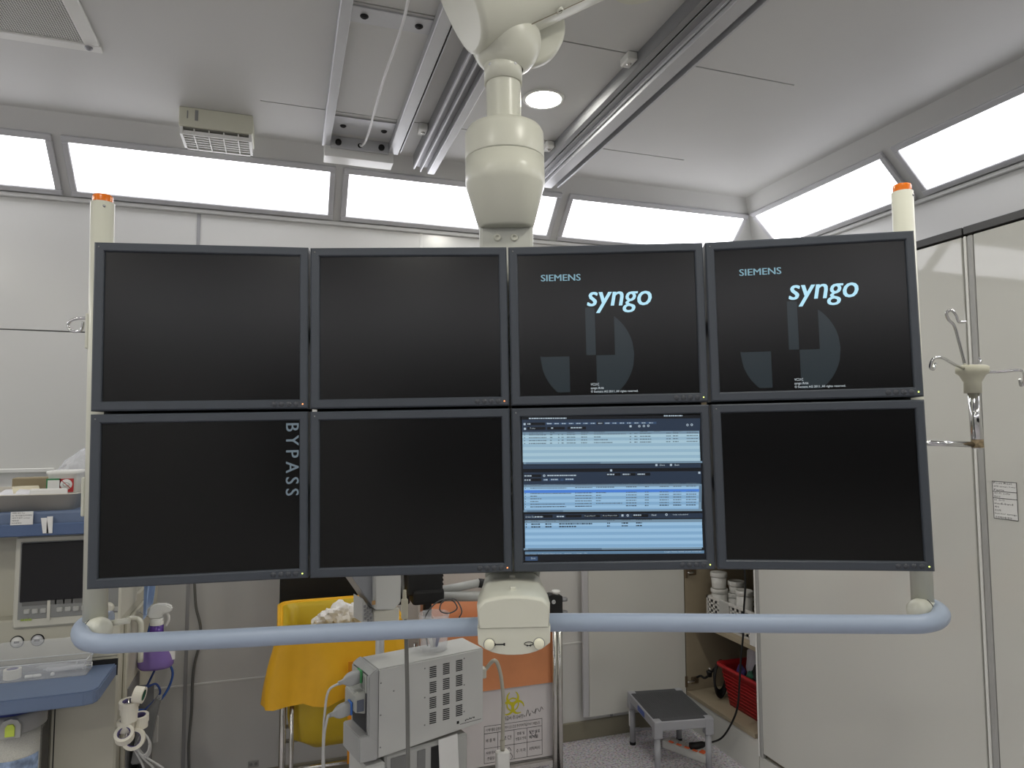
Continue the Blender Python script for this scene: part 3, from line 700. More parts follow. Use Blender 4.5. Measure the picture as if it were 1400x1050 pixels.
# seam along the arm with its screw, round cover behind the ball
sm = [a0+ax*s_+(-v_*.0955+(-u_)*-.02)*(1-.1*s_) for s_ in (.13, .3, .5, .7)]
sc_ = [p_+Vector((0, 0, 0)) for p_ in sm]
cov_c = BL(714, 34, YC+.075)
obj('joint_cover', lathe(nb(), [(0, -.02), (.1, -.02), (.108, -.012), (.108, .012), (.1, .02), (0, .02)], 44, T(*cov_c) @ RX(R(90)) @ RY(R(12))), BOOM, boom)
def arm_pt(s_, ang): f = 1-.25*max(0, s_-.1); return a0+ax*s_+(u_*.1075*math.copysign(abs(math.cos(R(ang)))**.8, math.cos(R(ang)))+v_*.1165*math.copysign(abs(math.sin(R(ang)))**.8, math.sin(R(ang))))*f
obj('arm_seam', tube(nb(), [arm_pt(.03+k*.03, 262-k*1.2) for k in range(10)], .0011, 5), mat('seam', (128, 120, 100), rough=.7), arm)
q = arm_pt(.2, 255.0); obj('arm_screw', lathe(nb(), [(.006, .002), (.009, .001), (.0095, -.002)], 14, T(*q) @ (q-(a0+ax*.2)).to_track_quat('Z', 'Y').to_matrix().to_4x4()), BOOM, arm)
# ceiling end of the arm: upright tube and ceiling plate
e_ = a0+ax*.5
obj('ceiling_tube', tube(nb(), [e_-Vector((0, 0, .12)), Vector((e_.x, e_.y, ZC-EDG[2][2]-.02))], .065, 24), BOOM, boom)

def wobj(name, bm, m, parent=None, **kw):      # geometry given in world coordinates
    M = parent.matrix_basis.inverted() if (parent is not None and parent.type == 'EMPTY') else None
    return obj(name, bm, m, parent, M, **kw)
# ------------------------------------------------------------------ chrome IV hooks on the bank's posts
t = thing('iv_holder', 'chrome drip holder with cream hub and hooks, right of the monitor bank', 'IV holder', M0 @ T(bR.x, .012, 0), 'drip holders on the bank posts')
IV = lambda x, y, ly=.012: M0 @ BL(x, y, ly)
hx = IV(1335, 608)
bm = nb(); tube(bm, [IV(1249, 605), IV(1338, 608)], .0062, 12); wobj('support_tube', bm, CHROME, t)
wobj('upright_tube', tube(nb(), [IV(1337, 613), IV(1331, 535)], .0115, 16), CHROME, t)
hub = IV(1330, 535); htop = IV(1329, 500)
Mh = T(*hub) @ (htop-hub).to_track_quat('Z', 'Y').to_matrix().to_4x4(); hl = (htop-hub).length
hb = wobj('hub', lathe(nb(), [(0, -.004), (.0165, -.004), (.0165, hl*.35), (.024, hl*.62), (.031, hl*.72), (.031, hl*.95), (.027, hl), (0, hl)], 20, Mh), mat('hub_cream', (188, 186, 168), rough=.45), t)
wobj('hook', tube(nb(), smooth_path([IV(1320, 501), IV(1312, 470), IV(1305, 446), IV(1297, 437, .008), IV(1294, 428, .004), IV(1301, 424, .0), IV(1307, 431, .0), IV(1311, 440, .004), IV(1321, 440, .01)], 6), .0031, 8), CHROME, t)
wobj('hook', tube(nb(), smooth_path([IV(1318, 504, .0), IV(1304, 498, -.03), IV(1290, 490, -.06), IV(1279, 489, -.07), IV(1274, 494, -.07), IV(1272, 502, -.06), IV(1276, 505, -.05), IV(1279, 497, -.045)], 6), .0031, 8), CHROME, t)
wobj('hook', tube(nb(), smooth_path([IV(1342, 509, .0), IV(1370, 508, -.01), IV(1393, 506, -.02), IV(1400, 510, -.03), IV(1400, 522, -.03), IV(1396, 527, -.025), IV(1394, 518, -.02)], 6), .0031, 8), CHROME, t)
wobj('hook', tube(nb(), smooth_path([IV(1330, 505, .03), IV(1338, 500, .08), IV(1341, 494, .11), IV(1338, 490, .12)], 6), .0031, 8), CHROME, t)
wobj('rust_patch', tube(nb(), [IV(1336.9, 612, .0119), IV(1336, 601, .0119)], .0116, 16, False), mat('rust', (150, 134, 108), rough=.45, metal=.7, var=.5, scale=120), t)
t = thing('iv_hook', 'chrome looped drip hook sticking out left of the monitor bank', 'hook', M0 @ T(bL.x, .012, 0), 'drip holders on the bank posts')
wobj('bracket', bx(nb(), bL.x-.026, bL.x-.018, -.005, .03, BL(120, 478, .012).z, BL(120, 430, .012).z, .002, M=M0), BOOM, t)
wobj('hook', tube(nb(), smooth_path([IV(124, 435), IV(113, 435), IV(103, 436), IV(95, 440), IV(93, 446), IV(97, 452), IV(106, 453), IV(112, 450), IV(114, 440)], 6), .0031, 8), CHROME, t)
wobj('bracket', bx(nb(), bL.x-.026, bL.x-.018, -.005, .03, BL(117, 705, .012).z, BL(117, 652, .012).z, .002, M=M0), BOOM, t)

# ================================================================== anaesthesia machine
YM = 2.44
t = thing('anaesthesia_machine', 'beige anaesthesia machine with blue shelves and dark screen by the back wall', 'medical machine', T(-.88, 2.75, 0))
MX0, MX1 = -1.32, -.472
xs_, ztb = aty(67, 1000, YM).x, .842
wobj('body', bx(nb(), xs_, MX1, YM, 3.12, .1, .99, .006), BEIGE, t)
wobj('body_back', bx(nb(), MX0, xs_+.002, YM+.3, 3.12, .1, .99, .006), MGREY, t)
wobj('instrument_panel', bx(nb(), MX0, MX1, YM-.004, YM+.3, .862, .995, .004), BEIGE, t)
for k, (px_, cw) in enumerate(((92, 1),)):
    pass
wobj('door_seam', bx(nb(), xs_+.012, xs_+.015, YM-.001, YM+.002, .1, .84), DARK, t)
for px_, py_, m in ((23.5, 877.5, PW), (51.5, 875, ALU)):
    q = aty(px_, py_, YM-.004)
    o = wobj('rotary_button', lathe(nb(), [(.0155, 0), (.0155, .003), (.013, .003), (.013, .006), (0, .006)], 24, T(*q) @ RX(R(90))), [m], t)
    wobj('button_ring', lathe(nb(), [(.0155, .0035), (.0175, .002), (.018, 0)], 24, T(*q) @ RX(R(90))), DARK, o)
    wobj('button_symbol', bx(nb(), q.x-.007, q.x+.007, q.y-.0068, q.y-.006, q.z-.003, q.z+.003), INK, o)
# console with screen
YK = YM-.015
def RY_(x0, y0, x1, y1, Y): a, b2 = aty(x0, y0, Y), aty(x1, y1, Y); return a.x, b2.x, b2.z, a.z
kx0, kx1 = aty(19, 790, YK).x, MX1+.002; kz0, kz1 = aty(80, 856, YK).z, aty(80, 731, YK).z
wobj('console', bx(nb(), kx0, kx1, YK, YM+.25, kz0, kz1, .006), BEIGEL, t)
wobj('console_panel', bx(nb(), kx0+.014, kx1-.006, YK-.003, YK+.01, kz0+.028, kz1-.018, .001), MGREY, t)
sx0, sx1, sz0, sz1 = RY_(30, 743, 139, 816, YK-.006); 
wobj('screen', bx(nb(), sx0, sx1, YK-.007, YK+.01, sz0, sz1, .002), mat('dark_screen', (30, 30, 33), rough=.12, var=0), t)
for k in range(9):
    px_ = 37+k*11.2
    if px_ > 140: break
    q = aty(px_, 824-k*.7, YK-.004); wobj('soft_key', bx(nb(), q.x-.0125, q.x+.0125, q.y-.001, q.y+.004, q.z-.009, q.z+.011), mat('softkey', (104, 104, 102), rough=.5), t)
    if k in (3,): continue
    q = aty(px_-.5, 836.5-k*.75, YK-.004); wobj('push_key', bx(nb(), q.x-.008, q.x+.008, q.y-.003, q.y+.004, q.z-.007, q.z+.007, .002), mat('pushkey', (176, 176, 172), rough=.5), t)
q = aty(66.5, 832, YK-.004); wobj('divider', bx(nb(), q.x-.004, q.x+.004, q.y-.0015, q.y+.004, q.z-.035, q.z+.025), BEIGEL, t)
for k in range(3):
    q = aty(30.5+k*5.3, 847.5-k*.3, YK-.001); wobj('indicator', bx(nb(), q.x-.004, q.x+.004, q.y-.002, q.y, q.z-.003, q.z+.003), emat('ind', (170, 190, 90), .35), t)
q = aty(148, 831, YK-.003); wobj('control_knob', lathe(nb(), [(.017, 0), (.016, .014), (.012, .016), (0, .016)], 22, T(*q) @ RX(R(90))), BEIGEL, t)
q = aty(158, 832.5, YK-.003); wobj('push_key', bx(nb(), q.x-.007, q.x+.007, q.y-.003, q.y+.002, q.z-.007, q.z+.007, .002), mat('pushkey', (176, 176, 172)), t)
wobj('console_side', bx(nb(), MX0, kx0-.004, YM+.06, YM+.25, .99, kz1, .004), BEIGE, t)
# blue shelf on top
SZ, SZt = aty(60, 731, 2.4).z, aty(60, 698, 2.4).z
wobj('top_shelf', bx(nb(), MX0, MX1+.03, 2.38, 3.0, SZ, SZt, .008, 2), BLUE, t)
wobj('top_shelf_lip', bx(nb(), MX0, MX1+.03, 2.372, 2.382, SZ, SZ+.036, .003), mat('machine_blue_dark', (84, 103, 138), rough=.45), t)
q0, q1, z0_, z1_ = RY_(15, 700, 45, 717, 2.371)
nt_ = wobj('paper_note', bx(nb(), q0, q1, 2.3695, 2.3705, z0_, z1_), PAPER, t)
bm = nb()
for k, s_ in enumerate(('카테터 골드 7cm', 'IV 정시골드카테터', '생리식염수 syringe', '헤파린', '리스트확인')):
    tb = text_bm(s_, (q1-q0)*(.55, .88, .8, .3, .42)[k], (z1_-z0_)*.12, res=1); bmesh.ops.transform(tb, matrix=T(q0+.004, 2.3692, z1_-(z1_-z0_)*(.16+.19*k)) @ STAND, verts=tb.verts); merge(bm, tb)
wobj('lettering', bm, INK, nt_, recalc=False)['kind'] = 'stuff'
for (xa, ya, xb, yb) in ((60, 708, 62.5, 729), (68.5, 706, 67.5, 729)):
    a, b2 = aty(xa, ya, 2.37), aty(xb, yb, 2.37)
    bm = nb(); w_ = .0075; P = [(a.x-w_, a.z), (a.x+w_, a.z), (b2.x+w_, b2.z), (b2.x-w_, b2.z)]
    prism(bm, [(x, z) for x, z in P], 0, .0008, T(0, 2.3703, 0) @ STAND); wobj('tape_strip', bm, PAPER, t)
# work surface
pr = atz(133, 943.5, ztb); pb = atz(158.5, 900, ztb)
poly = [(MX0, pr.y-.02), (pr.x-.03, pr.y-.004), (pr.x-.008, pr.y+.006), (pr.x, pr.y+.025), (MX1-.004, YM-.004), (MX0, YM-.004)]
wobj('work_surface', prism(nb(), poly, ztb-.038, ztb, bev=.004), BLUE, t)
wobj('surface_slot', bx(nb(), MX0, MX1-.001, YM-.006, YM-.003, ztb-.036, ztb+.014), DARK, t)
# side of the machine: cream handle, pouch
hx0 = aty(174, 846, 2.52)
hs_ = Vector((MX1, 0, 0))
YS = 2.55
hpts = [aty(174, 846, 2.50), aty(184, 845.5, YS), aty(191, 849, YS), aty(193, 860, YS), aty(192, 905, YS)]
wobj('side_handle', tube(nb(), smooth_path(hpts, 5), .0085, 12), BOOM, t)
pz = aty(180, 925, 2.6).z
ch = wobj('side_channel', bx(nb(), MX1, MX1+.012, 2.5, 2.9, .1, .95, .003), BEIGE, t)
bm = nb(); pox, poz0, poz1 = MX1+.012, .32, aty(185, 930, 2.6).z
bx(bm, pox, pox+.004, 2.52, 2.7, poz0, poz1); bx(bm, pox+.046, pox+.05, 2.54, 2.7, poz0, poz1-.14); bx(bm, pox, pox+.05, 2.696, 2.7, poz0, poz1-.05); bx(bm, pox, pox+.05, 2.52, 2.524, poz0, poz1-.26); bx(bm, pox, pox+.05, 2.52, 2.7, poz0, poz0+.004)
wobj('side_pouch', bm, mat('pouch_grey', (120, 120, 120), rough=.6), t)
for (a, b2) in ((MX0+.1, YM+.15), (MX1-.08, YM+.15), (MX0+.1, 3.0), (MX1-.08, 3.0)):
    wobj('caster', lathe(nb(), [(0, -.02), (.05, -.02), (.05, .02), (0, .02)], 18, T(a, b2, .05) @ RY(R(90))), BLACKR, t)
# absorber canister
q = aty(20, 1000, 2.33)
c = thing('absorber_canister', 'clear canister of white granules under the blue work surface', 'canister', T(q.x, q.y, .45)); rc = .068
zt_ = ztb-.038
obj('granules', lathe(nb(), [(0, .0), (rc*.86, .0), (rc*.88, .01), (rc*.9, aty(20, 1010, 2.27).z-.45), (0, aty(20, 1010, 2.27).z-.45)], 28), mat('granules', (214, 211, 200), rough=.9, var=.12, scale=320, bump=.8, bscale=320), c)
zj = aty(20, 1012, 2.27).z-.45
obj('jar', lathe(nb(), [(0, -.006), (rc*.93, -.006), (rc*.96, .0), (rc*.96, zj), (rc*1.04, zj+.006), (rc*1.04, zj+.02)], 28), glass('jar_clear', (225, 228, 225), .25), c)
zk = aty(20, 975, 2.27).z-.45
obj('collar', lathe(nb(), [(rc*1.02, zj+.016), (rc*1.12, zj+.02), (rc*1.13, zk-.012), (rc*1.05, zk-.006), (0, zk-.006)], 28), mat('collar_grey', (150, 150, 148), rough=.4), c)
obj('rim', lathe(nb(), [(rc*1.0, zk-.008), (rc*1.0, .356), (0, .356)], 28), mat('deep_blue', (36, 52, 128), rough=.4), c)
q2 = aty(17, 995, 2.26)
obj('latch', prism(nb(), [(-.024, -.022), (.024, -.022), (.024, .012), (.017, .024), (.0, .029), (-.017, .024), (-.024, .012)], 0, .012, T(q2.x-q.x, -rc*1.1, q2.z-.45) @ STAND), mat('latch_grey', (165, 165, 162), rough=.4), c)
obj('release_button', prism(nb(), [(-.011, -.016), (.011, -.016), (.011, .008), (.006, .015), (-.006, .015), (-.011, .008)], .012, .016, T(q2.x-q.x, -rc*1.1, q2.z-.45) @ STAND), mat('lime', (196, 214, 84), rough=.4), c)
q3 = aty(26, 1048, 2.27)
bm = nb(); lathe(bm, [(rc*.97, q3.z-.45-.04), (rc*.97, q3.z-.45+.018)], 28); 
for f in [f for f in bm.faces if f.calc_center_median().y > -.01]: bm.faces.remove(f)
obj('label_band', bm, mat('label_blue', (150, 170, 200), rough=.6, var=.5, scale=40), c)
wobj('canister_mount', bx(nb(), MX0, xs_, YM-.01, YM+.31, .3, .8), mat('mount_dark', (96, 94, 88), rough=.6), t)

# ---- steel tray and supplies on the top shelf
def tray(name, x0, x1, y0, y1, z0, h, fl, m, label, cat, th=.0015):
    def rg(e, z): return rrect(x1-x0+2*e, y1-y0+2*e, .02+max(0, e), 3, (x0+x1)/2, (y0+y1)/2, z)
    o = obj(name, loft(nb(), [rg(-.004, z0+th), rg(0, z0+.004), rg(fl, z0+h), rg(fl+.008, z0+h), rg(fl+.008, z0+h-.003), rg(fl+.001, z0+h-.003), rg(.002, z0)], True, True), m)
    return tag(o, label, cat)
ty0, ty1 = 2.40, 2.74
tx1 = aty(99, 690, ty0).x
tray('steel_tray', MX0+.06, tx1, ty0, ty1, SZt, .05, .012, mat('brushed_steel', (200, 195, 184), rough=.35, metal=.25, var=.05), 'shallow stainless steel tray on top of the anaesthesia machine', 'tray')
tz = SZt+.003
a, b2 = aty(62, 674, 2.5), aty(107, 674, 2.5); zt_ = aty(85, 644, 2.5).z; tw = b2.x-a.x; tcx = (a.x+b2.x)/2
tb_ = thing('plastic_tub', 'white plastic tub with red and green label stickers in the steel tray', 'tub', T(tcx, 2.55, tz)); hh = zt_-tz
obj('body', loft(nb(), [rrect(tw*.82, .1, .02, 4), rrect(tw*.92, .11, .022, 4, z=hh*.75), rrect(tw*.93, .112, .022, 4, z=hh*.75+.001), rrect(tw*.95, .114, .022, 4, z=hh-.012), rrect(tw*1.04, .125, .024, 4, z=hh-.009), rrect(tw*1.04, .125, .024, 4, z=hh), rrect(tw*.9, .1, .02, 4, z=hh)], True, True), PW, tb_)
for px_, m, col2 in ((73.5, 'sticker_green', (46, 128, 78)), (91, 'sticker_red', (178, 44, 48))):
    q = aty(px_, 663.5, 2.497); w2 = .0195; s_ = obj('sticker', bx(nb(), q.x-tcx-w2, q.x-tcx+w2, -.0575, -.054, q.z-tz-.021, q.z-tz+.021), mat(m, col2, rough=.5), tb_)
    if 'red' in m:
        obj('sticker_disc', lathe(nb(), [(0, 0), (.0165, 0), (.0165, -.0004)], 22, T(q.x-tcx, -.0578, q.z-tz+.003) @ RX(R(90))), PAPER, s_)
        obj('sticker_slash', box(nb(), (q.x-tcx, -.0581, q.z-tz+.003), (.033, .0003, .002), ), mat('sticker_red', col2), s_).matrix_basis = T(q.x-tcx, 0, q.z-tz+.003) @ RY(R(45)) @ T(-(q.x-tcx), 0, -(q.z-tz+.003))
        bm = nb(); tube(bm, [(q.x-tcx+.009*math.cos(a_), -.0581, q.z-tz+.003+.006*math.sin(a_)) for a_ in [k*2*math.pi/10 for k in range(11)]], .0005, 4, False); obj('sticker_mark', bm, INK, s_)
    else: obj('sticker_field', bx(nb(), q.x-tcx-w2+.004, q.x-tcx+w2-.003, -.0579, -.0575, q.z-tz-.017, q.z-tz+.016), PAPER, s_)
def crumple(name, c, s, m, label, cat, seed, amp=.35, sub=3, group=None, rot=0):
    bm = nb(); bmesh.ops.create_icosphere(bm, subdivisions=sub, radius=1)
    for v in bm.verts:
        n = noise.noise(v.co*1.7+Vector((seed, 0, 0)))*amp + noise.noise(v.co*4.1+Vector((0, seed, 0)))*amp*.45
        v.co = v.co*(1+n); v.co = Vector((v.co.x*s[0], v.co.y*s[1], v.co.z*s[2]))
    lo = min(v.co.z for v in bm.verts)
    o = obj(name, bm, m, M=T(c[0], c[1], c[2]-lo) @ RZ(rot))
    return tag(o, label, cat, group)
BAGC = mat('bag_clear', (232, 234, 240), rough=.15, var=.03, alpha=.45, bump=.6, bscale=40)
q = aty(106, 652, 2.66); 
bm = nb(); bmesh.ops.create_icosphere(bm, subdivisions=4, radius=1)
for v in bm.verts:
    n = noise.noise(v.co*2.1)*.22+noise.noise(v.co*5)*.1; c0 = v.co.copy(); h01 = (c0.z+1)/2
    v.co = Vector((c0.x*(.085*(1-.62*h01))*(1+n)+.05*h01, c0.y*.05*(1+n), (h01**.8)*.178))
tag(obj('plastic_bag', bm, BAGC, M=T(q.x-.03, 2.67, tz)), 'crumpled clear plastic bag standing behind the white tub', 'bag')
q = aty(43, 660, 2.66); o = tag(obj('cardboard_box', bx(nb(), -.07, .07, -.03, .03, 0, aty(43, 651, 2.66).z-tz-.004, .003, M=RZ(.1)), mat('cardboard', (150, 138, 112), rough=.8), M=T(q.x+.02, 2.67, tz)), 'small brown cardboard carton lying behind the packets in the tray', 'box')
for k, (px_, w_, yy, ang, lab) in enumerate(((8, .1, 2.5, .1, 'flat lavender-white sterile packet at the left end of the tray'), (22, .1, 2.48, -.15, 'flat white sterile packet overlapping others in the tray'), (36, .07, 2.52, .35, 'cream folded glove packet in front of the brown carton'), )):
    q = aty(px_, 668, yy)
    bm = nb(); bx(bm, -w_/2, w_/2, -.04, .04, 0, .006, .002)
    bmesh.ops.subdivide_edges(bm, edges=list(bm.edges), cuts=2, use_grid_fill=True)
    for v in bm.verts: v.co.z += noise.noise(v.co*25+Vector((k*3, 0, 0)))*.004
    tag(obj('sterile_packet', bm, mat('packet%d' % k, ((206, 204, 218), (222, 222, 226), (214, 206, 178))[k], rough=.25, var=.05), M=T(q.x, yy, tz+.03+.008*k) @ RZ(ang) @ RX(R(14))), lab, 'packet', 'sterile packets in the tray')
q = aty(64, 669, 2.44)
bp = thing('bandage_pack', 'white paper dressing packet with green print leaning in the tray', 'packet', T(q.x, 2.455, tz+.012) @ RZ(-.03) @ RX(R(-8)))
obj('wrapper', bx(nb(), -.05, .05, -.008, .008, 0, .046, .006, 2), PAPER, bp)
tb = text_bm('STERILE PACKET'[:0] or '· · · · · · · ·', .06, .002); obj('print', tb, mat('print_green', (80, 150, 110), rough=.8), bp, T(-.035, -.0085, .022) @ STAND, recalc=False)
o = thing('tray_filler', 'low heap of folded white packs filling the tray', 'packs', T(-1.0, 2.57, tz))
for k in range(4): obj('folded_pack', bx(nb(), -.11+k*.005, .13, -.1, .1, k*.009, k*.009+.008, .003, M=RZ(.06*(k-1.5))), mat('pack_white', (214, 214, 218), rough=.5), o)

# ---- clear box on the work surface
ca, cb_ = atz(0, 930, ztb), atz(116, 925, ztb)
cx1 = cb_.x; cy0 = cb_.y+.012; cx0 = cx1-.32; cy1 = YM-.03; ch_ = .045
o = thing('clear_box', 'open clear plastic box of ampoules and syringes on the blue work surface', 'box', T((cx0+cx1)/2, (cy0+cy1)/2, ztb)); W_, D_ = (cx1-cx0)/2, (cy1-cy0)/2
bm = nb(); bx(bm, -W_, W_, -D_, D_, 0, .002); bx(bm, -W_, W_, -D_, -D_+.002, 0, ch_); bx(bm, -W_, W_, D_-.002, D_, 0, ch_); bx(bm, -W_, -W_+.002, -D_, D_, 0, ch_); bx(bm, W_-.002, W_, -D_, D_, 0, ch_)
obj('tub', bm, CLEAR, o)
bm = nb(); tube(bm, [(-W_, -D_, ch_), (W_, -D_, ch_), (W_, D_, ch_), (-W_, D_, ch_), (-W_, -D_, ch_)], .0016, 6); obj('rim', bm, glass('clear_rim', (240, 242, 245), .6), o)
bm = nb(); bx(bm, -W_, W_, 0, .002, 0, .05, M=T(0, D_, ch_) @ RX(R(-15))); obj('lid', bm, CLEAR, o)
bm = nb(); tube(bm, [(W_+.004, D_*.2, ch_), (W_+.034, D_*.7, ch_+.045)], .003, 6); obj('lid_stay', bm, glass('clear_rim', alpha=.6), o)
def ring(name, c, R_, r_, h, m, label, cat, group=None, tilt=Matrix(), core=None):
    t_ = thing(name, label, cat, T(*c) @ tilt, group)
    obj('tape', lathe(nb(), [(r_, 0), (R_, 0), (R_, h), (r_, h), (r_, 0)], 22, smooth=False), m, t_)
    obj('core', lathe(nb(), [(r_*.99, .0005), (r_*.9, .0005), (r_*.9, h-.0005), (r_*.99, h-.0005)], 22), core or mat('core_purple', (92, 84, 130), rough=.6), t_)
    return t_
TAPE = mat('tape_white', (226, 222, 208), rough=.7, var=.02)
q = atz(17, 935, ztb+.003); q.y = cy0+.035
ring('tape_roll', (aty(16.5, 930, q.y).x, q.y, ztb+.0025), .022, .015, .026, TAPE, 'white tape roll lying inside the clear box', 'tape roll', 'white tape rolls')
for px_, py_, lab in ((40, 928, 'small white ampoule in the clear box, nearest the tape roll'), (51, 927, 'small white ampoule in the clear box, middle one')):
    q = aty(px_, py_, cy0+.016); M = T(q.x, q.y, ztb+.0075) @ RY(R(90))
    tag(obj('ampoule', lathe(nb(), [(0, -.011), (.004, -.0105), (.005, -.008), (.005, .006), (.003, .009), (0, .011)], 12), PW, M=M), lab, 'ampoule', 'ampoules in the clear box')
q = aty(71.5, 926, cy0+.016); tag(obj('cotton_ball', lathe(nb(), [(.0055*math.cos(R(a_)), .0055*math.sin(R(a_))) for a_ in range(-90, 91, 20)], 12), PW, M=T(q.x, q.y, ztb+.0078)), 'single round white pellet in the clear box', 'pellet')
for k, (px_, yy) in enumerate(((88, .05), (78, .075), (62, .1), (98, .03))):
    q = aty(px_, 915, cy0+yy); s_ = thing('syringe', ('clear syringe lying in the clear box, shortest of the row', 'clear syringe lying across the middle of the clear box', 'clear syringe at the back of the clear box', 'clear syringe at the front right of the clear box')[k], 'syringe', T(q.x, cy0+yy, ztb+.012+.002*k) @ RZ(.08*(k-1)), 'syringes in the clear box')
    obj('barrel', lathe(nb(), [(.002, -.055), (.002, -.048), (.007, -.044), (.007, .03), (.01, .03), (.01, .032), (0, .032)], 12, RY(R(90))), glass('syringe_clear', (230, 232, 236), .45), s_)
    obj('plunger', lathe(nb(), [(0, -.0), (.006, 0), (.006, .004), (.002, .004), (.002, .05), (.008, .05), (.008, .052), (0, .052)], 10, RY(R(90))), PW, s_)

# ================================================================== things beside the machine
YP = 2.66
# spray bottle hooked on the machine's side
q = aty(213, 900, YP); zb0 = aty(213, 914, YP).z
sp = thing('spray_bottle', 'purple spray bottle with white trigger hanging beside the machine', 'bottle', T(q.x, YP, zb0)); k_ = YP/F/.93
H1 = aty(213, 866, YP).z-zb0; H2 = aty(213, 853, YP).z-zb0; H3 = aty(213, 845, YP).z-zb0
PUR = mat('purple_liquid', (96, 62, 158), rough=.15, var=.05, alpha=.82); PURL = mat('purple_pale', (142, 116, 190), rough=.15, var=.05, alpha=.8)
obj('body', lathe(nb(), [(0, 0), (.048, .002), (.056, .012), (.057, .03), (.05, .06), (.036, .085), (.026, .105), (.0225, H1)], 28, sx=1, sy=.62), PURL, sp)
obj('neck', lathe(nb(), [(.0235, .104), (.0225, H1), (.021, H2), (0, H2)], 24), PUR, sp)
obj('collar', lathe(nb(), [(.022, H2-.002), (.022, H3), (0, H3)], 20), PW, sp)
hz = aty(213, 829, YP).z-zb0
bm = nb(); loft(bm, [[Vector((x, y_*s_, z)) for y_, z in ((-.012, 0), (.012, 0), (.014, .012), (.008, .022), (-.008, .022), (-.014, .012))] for x, s_, z in ((0, 1, 0),)] , True, True) if False else None
prism(bm, [(-.03, H3+.012), (-.016, H3-.001), (.014, H3-.001), (.02, H3+.016), (.044, H3+.018), (.048, H3+.034), (.03, H3+.046), (-.005, H3+.048), (-.024, H3+.04)], -.014, .014, STAND, bev=.004)
obj('spray_head', bm, PW, sp); obj('trigger', tube(nb(), smooth_path([(.02, 0, H3+.02), (.034, 0, H3+.008), (.036, 0, H3-.012), (.028, 0, H3-.03)], 4), .0045, 8), PW, sp)
obj('label', bx(nb(), .03, .054, -.03, -.026, .028, .062, M=RZ(.35)), PAPER, sp)
obj('hanger', tube(nb(), smooth_path([(-.02, .012, H3), (-.045, .02, H3+.01), (q.x*0-.065, .02, H3+.03)], 5), .002, 6), STEEL, sp)
# blue cloth
q0, q1 = aty(198, 795, YP-.02), aty(217, 845, YP-.02)
bm = nb(); nx, nz = 10, 8; G = []
for i in range(nx+1):
    col2 = []
    for j in range(nz+1):
        u, v = i/nx, j/nz; x = q0.x+(q1.x-q0.x)*u*(1-.35*v)+.004*math.sin(9*u); z = q0.z+.1+(q1.z-q0.z-.1)*v*(1-.28*u)
        col2.append(bm.verts.new((x, YP-.03+.012*math.sin(u*11)*(.4+v), z)))
    G.append(col2)
for i in range(nx):
    for j in range(nz): f = bm.faces.new((G[i][j], G[i+1][j], G[i+1][j+1], G[i][j+1])); f.smooth = True
tag(obj('blue_cloth', bm, mat('cloth_blue', (170, 192, 226), rough=.8, var=.05)), 'pale blue cloth hanging beside the spray bottle', 'cloth')
# blue hoses
BT = mat('hose_blue', (48, 88, 160), rough=.4)
tag(obj('air_hose', tube(nb(), smooth_path([aty(206, 852, 2.7), aty(200, 880, 2.68), aty(203, 903, 2.68), aty(226, 904, 2.72), aty(236, 920, 2.72), aty(228, 945, 2.72), aty(208, 968, 2.7), aty(188, 972, 2.66), aty(178, 985, 2.64)], 7), .0042, 8), BT), 'thin blue hose looping below the spray bottle', 'hose')
tag(obj('air_hose', tube(nb(), smooth_path([aty(212, 915, 2.68), aty(203, 934, 2.67), aty(200, 940, 2.66), aty(213, 935, 2.67), aty(219, 946, 2.68), aty(212, 957, 2.68), aty(190, 978, 2.66)], 7), .0036, 8), mat('hose_navy', (40, 66, 130), rough=.4)), 'thinner dark blue hose crossing behind the tape rolls', 'hose')
# tape rolls hung on the machine's side
YT = 2.36
rolls = [(176, 981, 1, 'white tape roll, uppermost of the column on the machine side'), (176.5, 972, 1, None), (175, 993, 1, None)]
MX = lambda px_, py_: aty(px_, py_, YT)
def roll(px_, py_, R_, h, tilt, lab, yy=YT, core=None):
    q = aty(px_, py_, yy); ring('tape_roll', (q.x, yy, q.z), R_*1.12, R_*.76, h*1.12, TAPE, lab, 'tape roll', 'white tape rolls', tilt, core)
roll(184, 949, .021, .024, RZ(.5) @ RX(R(105)) @ RY(R(50)), 'white tape roll with green core, highest in the bunch', YT-.01, mat('core_green', (40, 92, 70), rough=.6))
roll(176.5, 966, .0245, .016, RX(R(6)), 'white tape roll with lip, second from the top of the bunch')
roll(176.5, 975, .022, .0225, RX(R(5)), 'white tape roll in the middle of the upright column')
roll(176.5, 985, .020, .022, RX(R(4)), 'white tape roll at the foot of the upright column')
roll(171.5, 998, .0205, .026, RX(R(5)), 'white tape roll below the upright column, nearest the machine')
roll(191, 986, .0225, .018, RX(R(8)), 'white tape roll on top of the right-hand pair', YT+.04)
roll(190, 994, .022, .018, RX(R(3)), 'white tape roll at the bottom of the right-hand pair', YT+.04)
roll(170.5, 1008, .0235, .022, RX(R(40)), 'white tape roll with purple core tilted to the viewer', YT-.02)
roll(184, 1010, .0275, .02, RX(R(72)) @ RZ(.3), 'large white tape roll hanging edge-on, lowest of the bunch', YT+.02)
o = obj('tape_spindle', tube(nb(), [aty(176.5, 955, YT), aty(172, 1025, YT)], .004, 8), STEEL); tag(o, 'steel rod threaded through the bunch of tape rolls', 'rod')
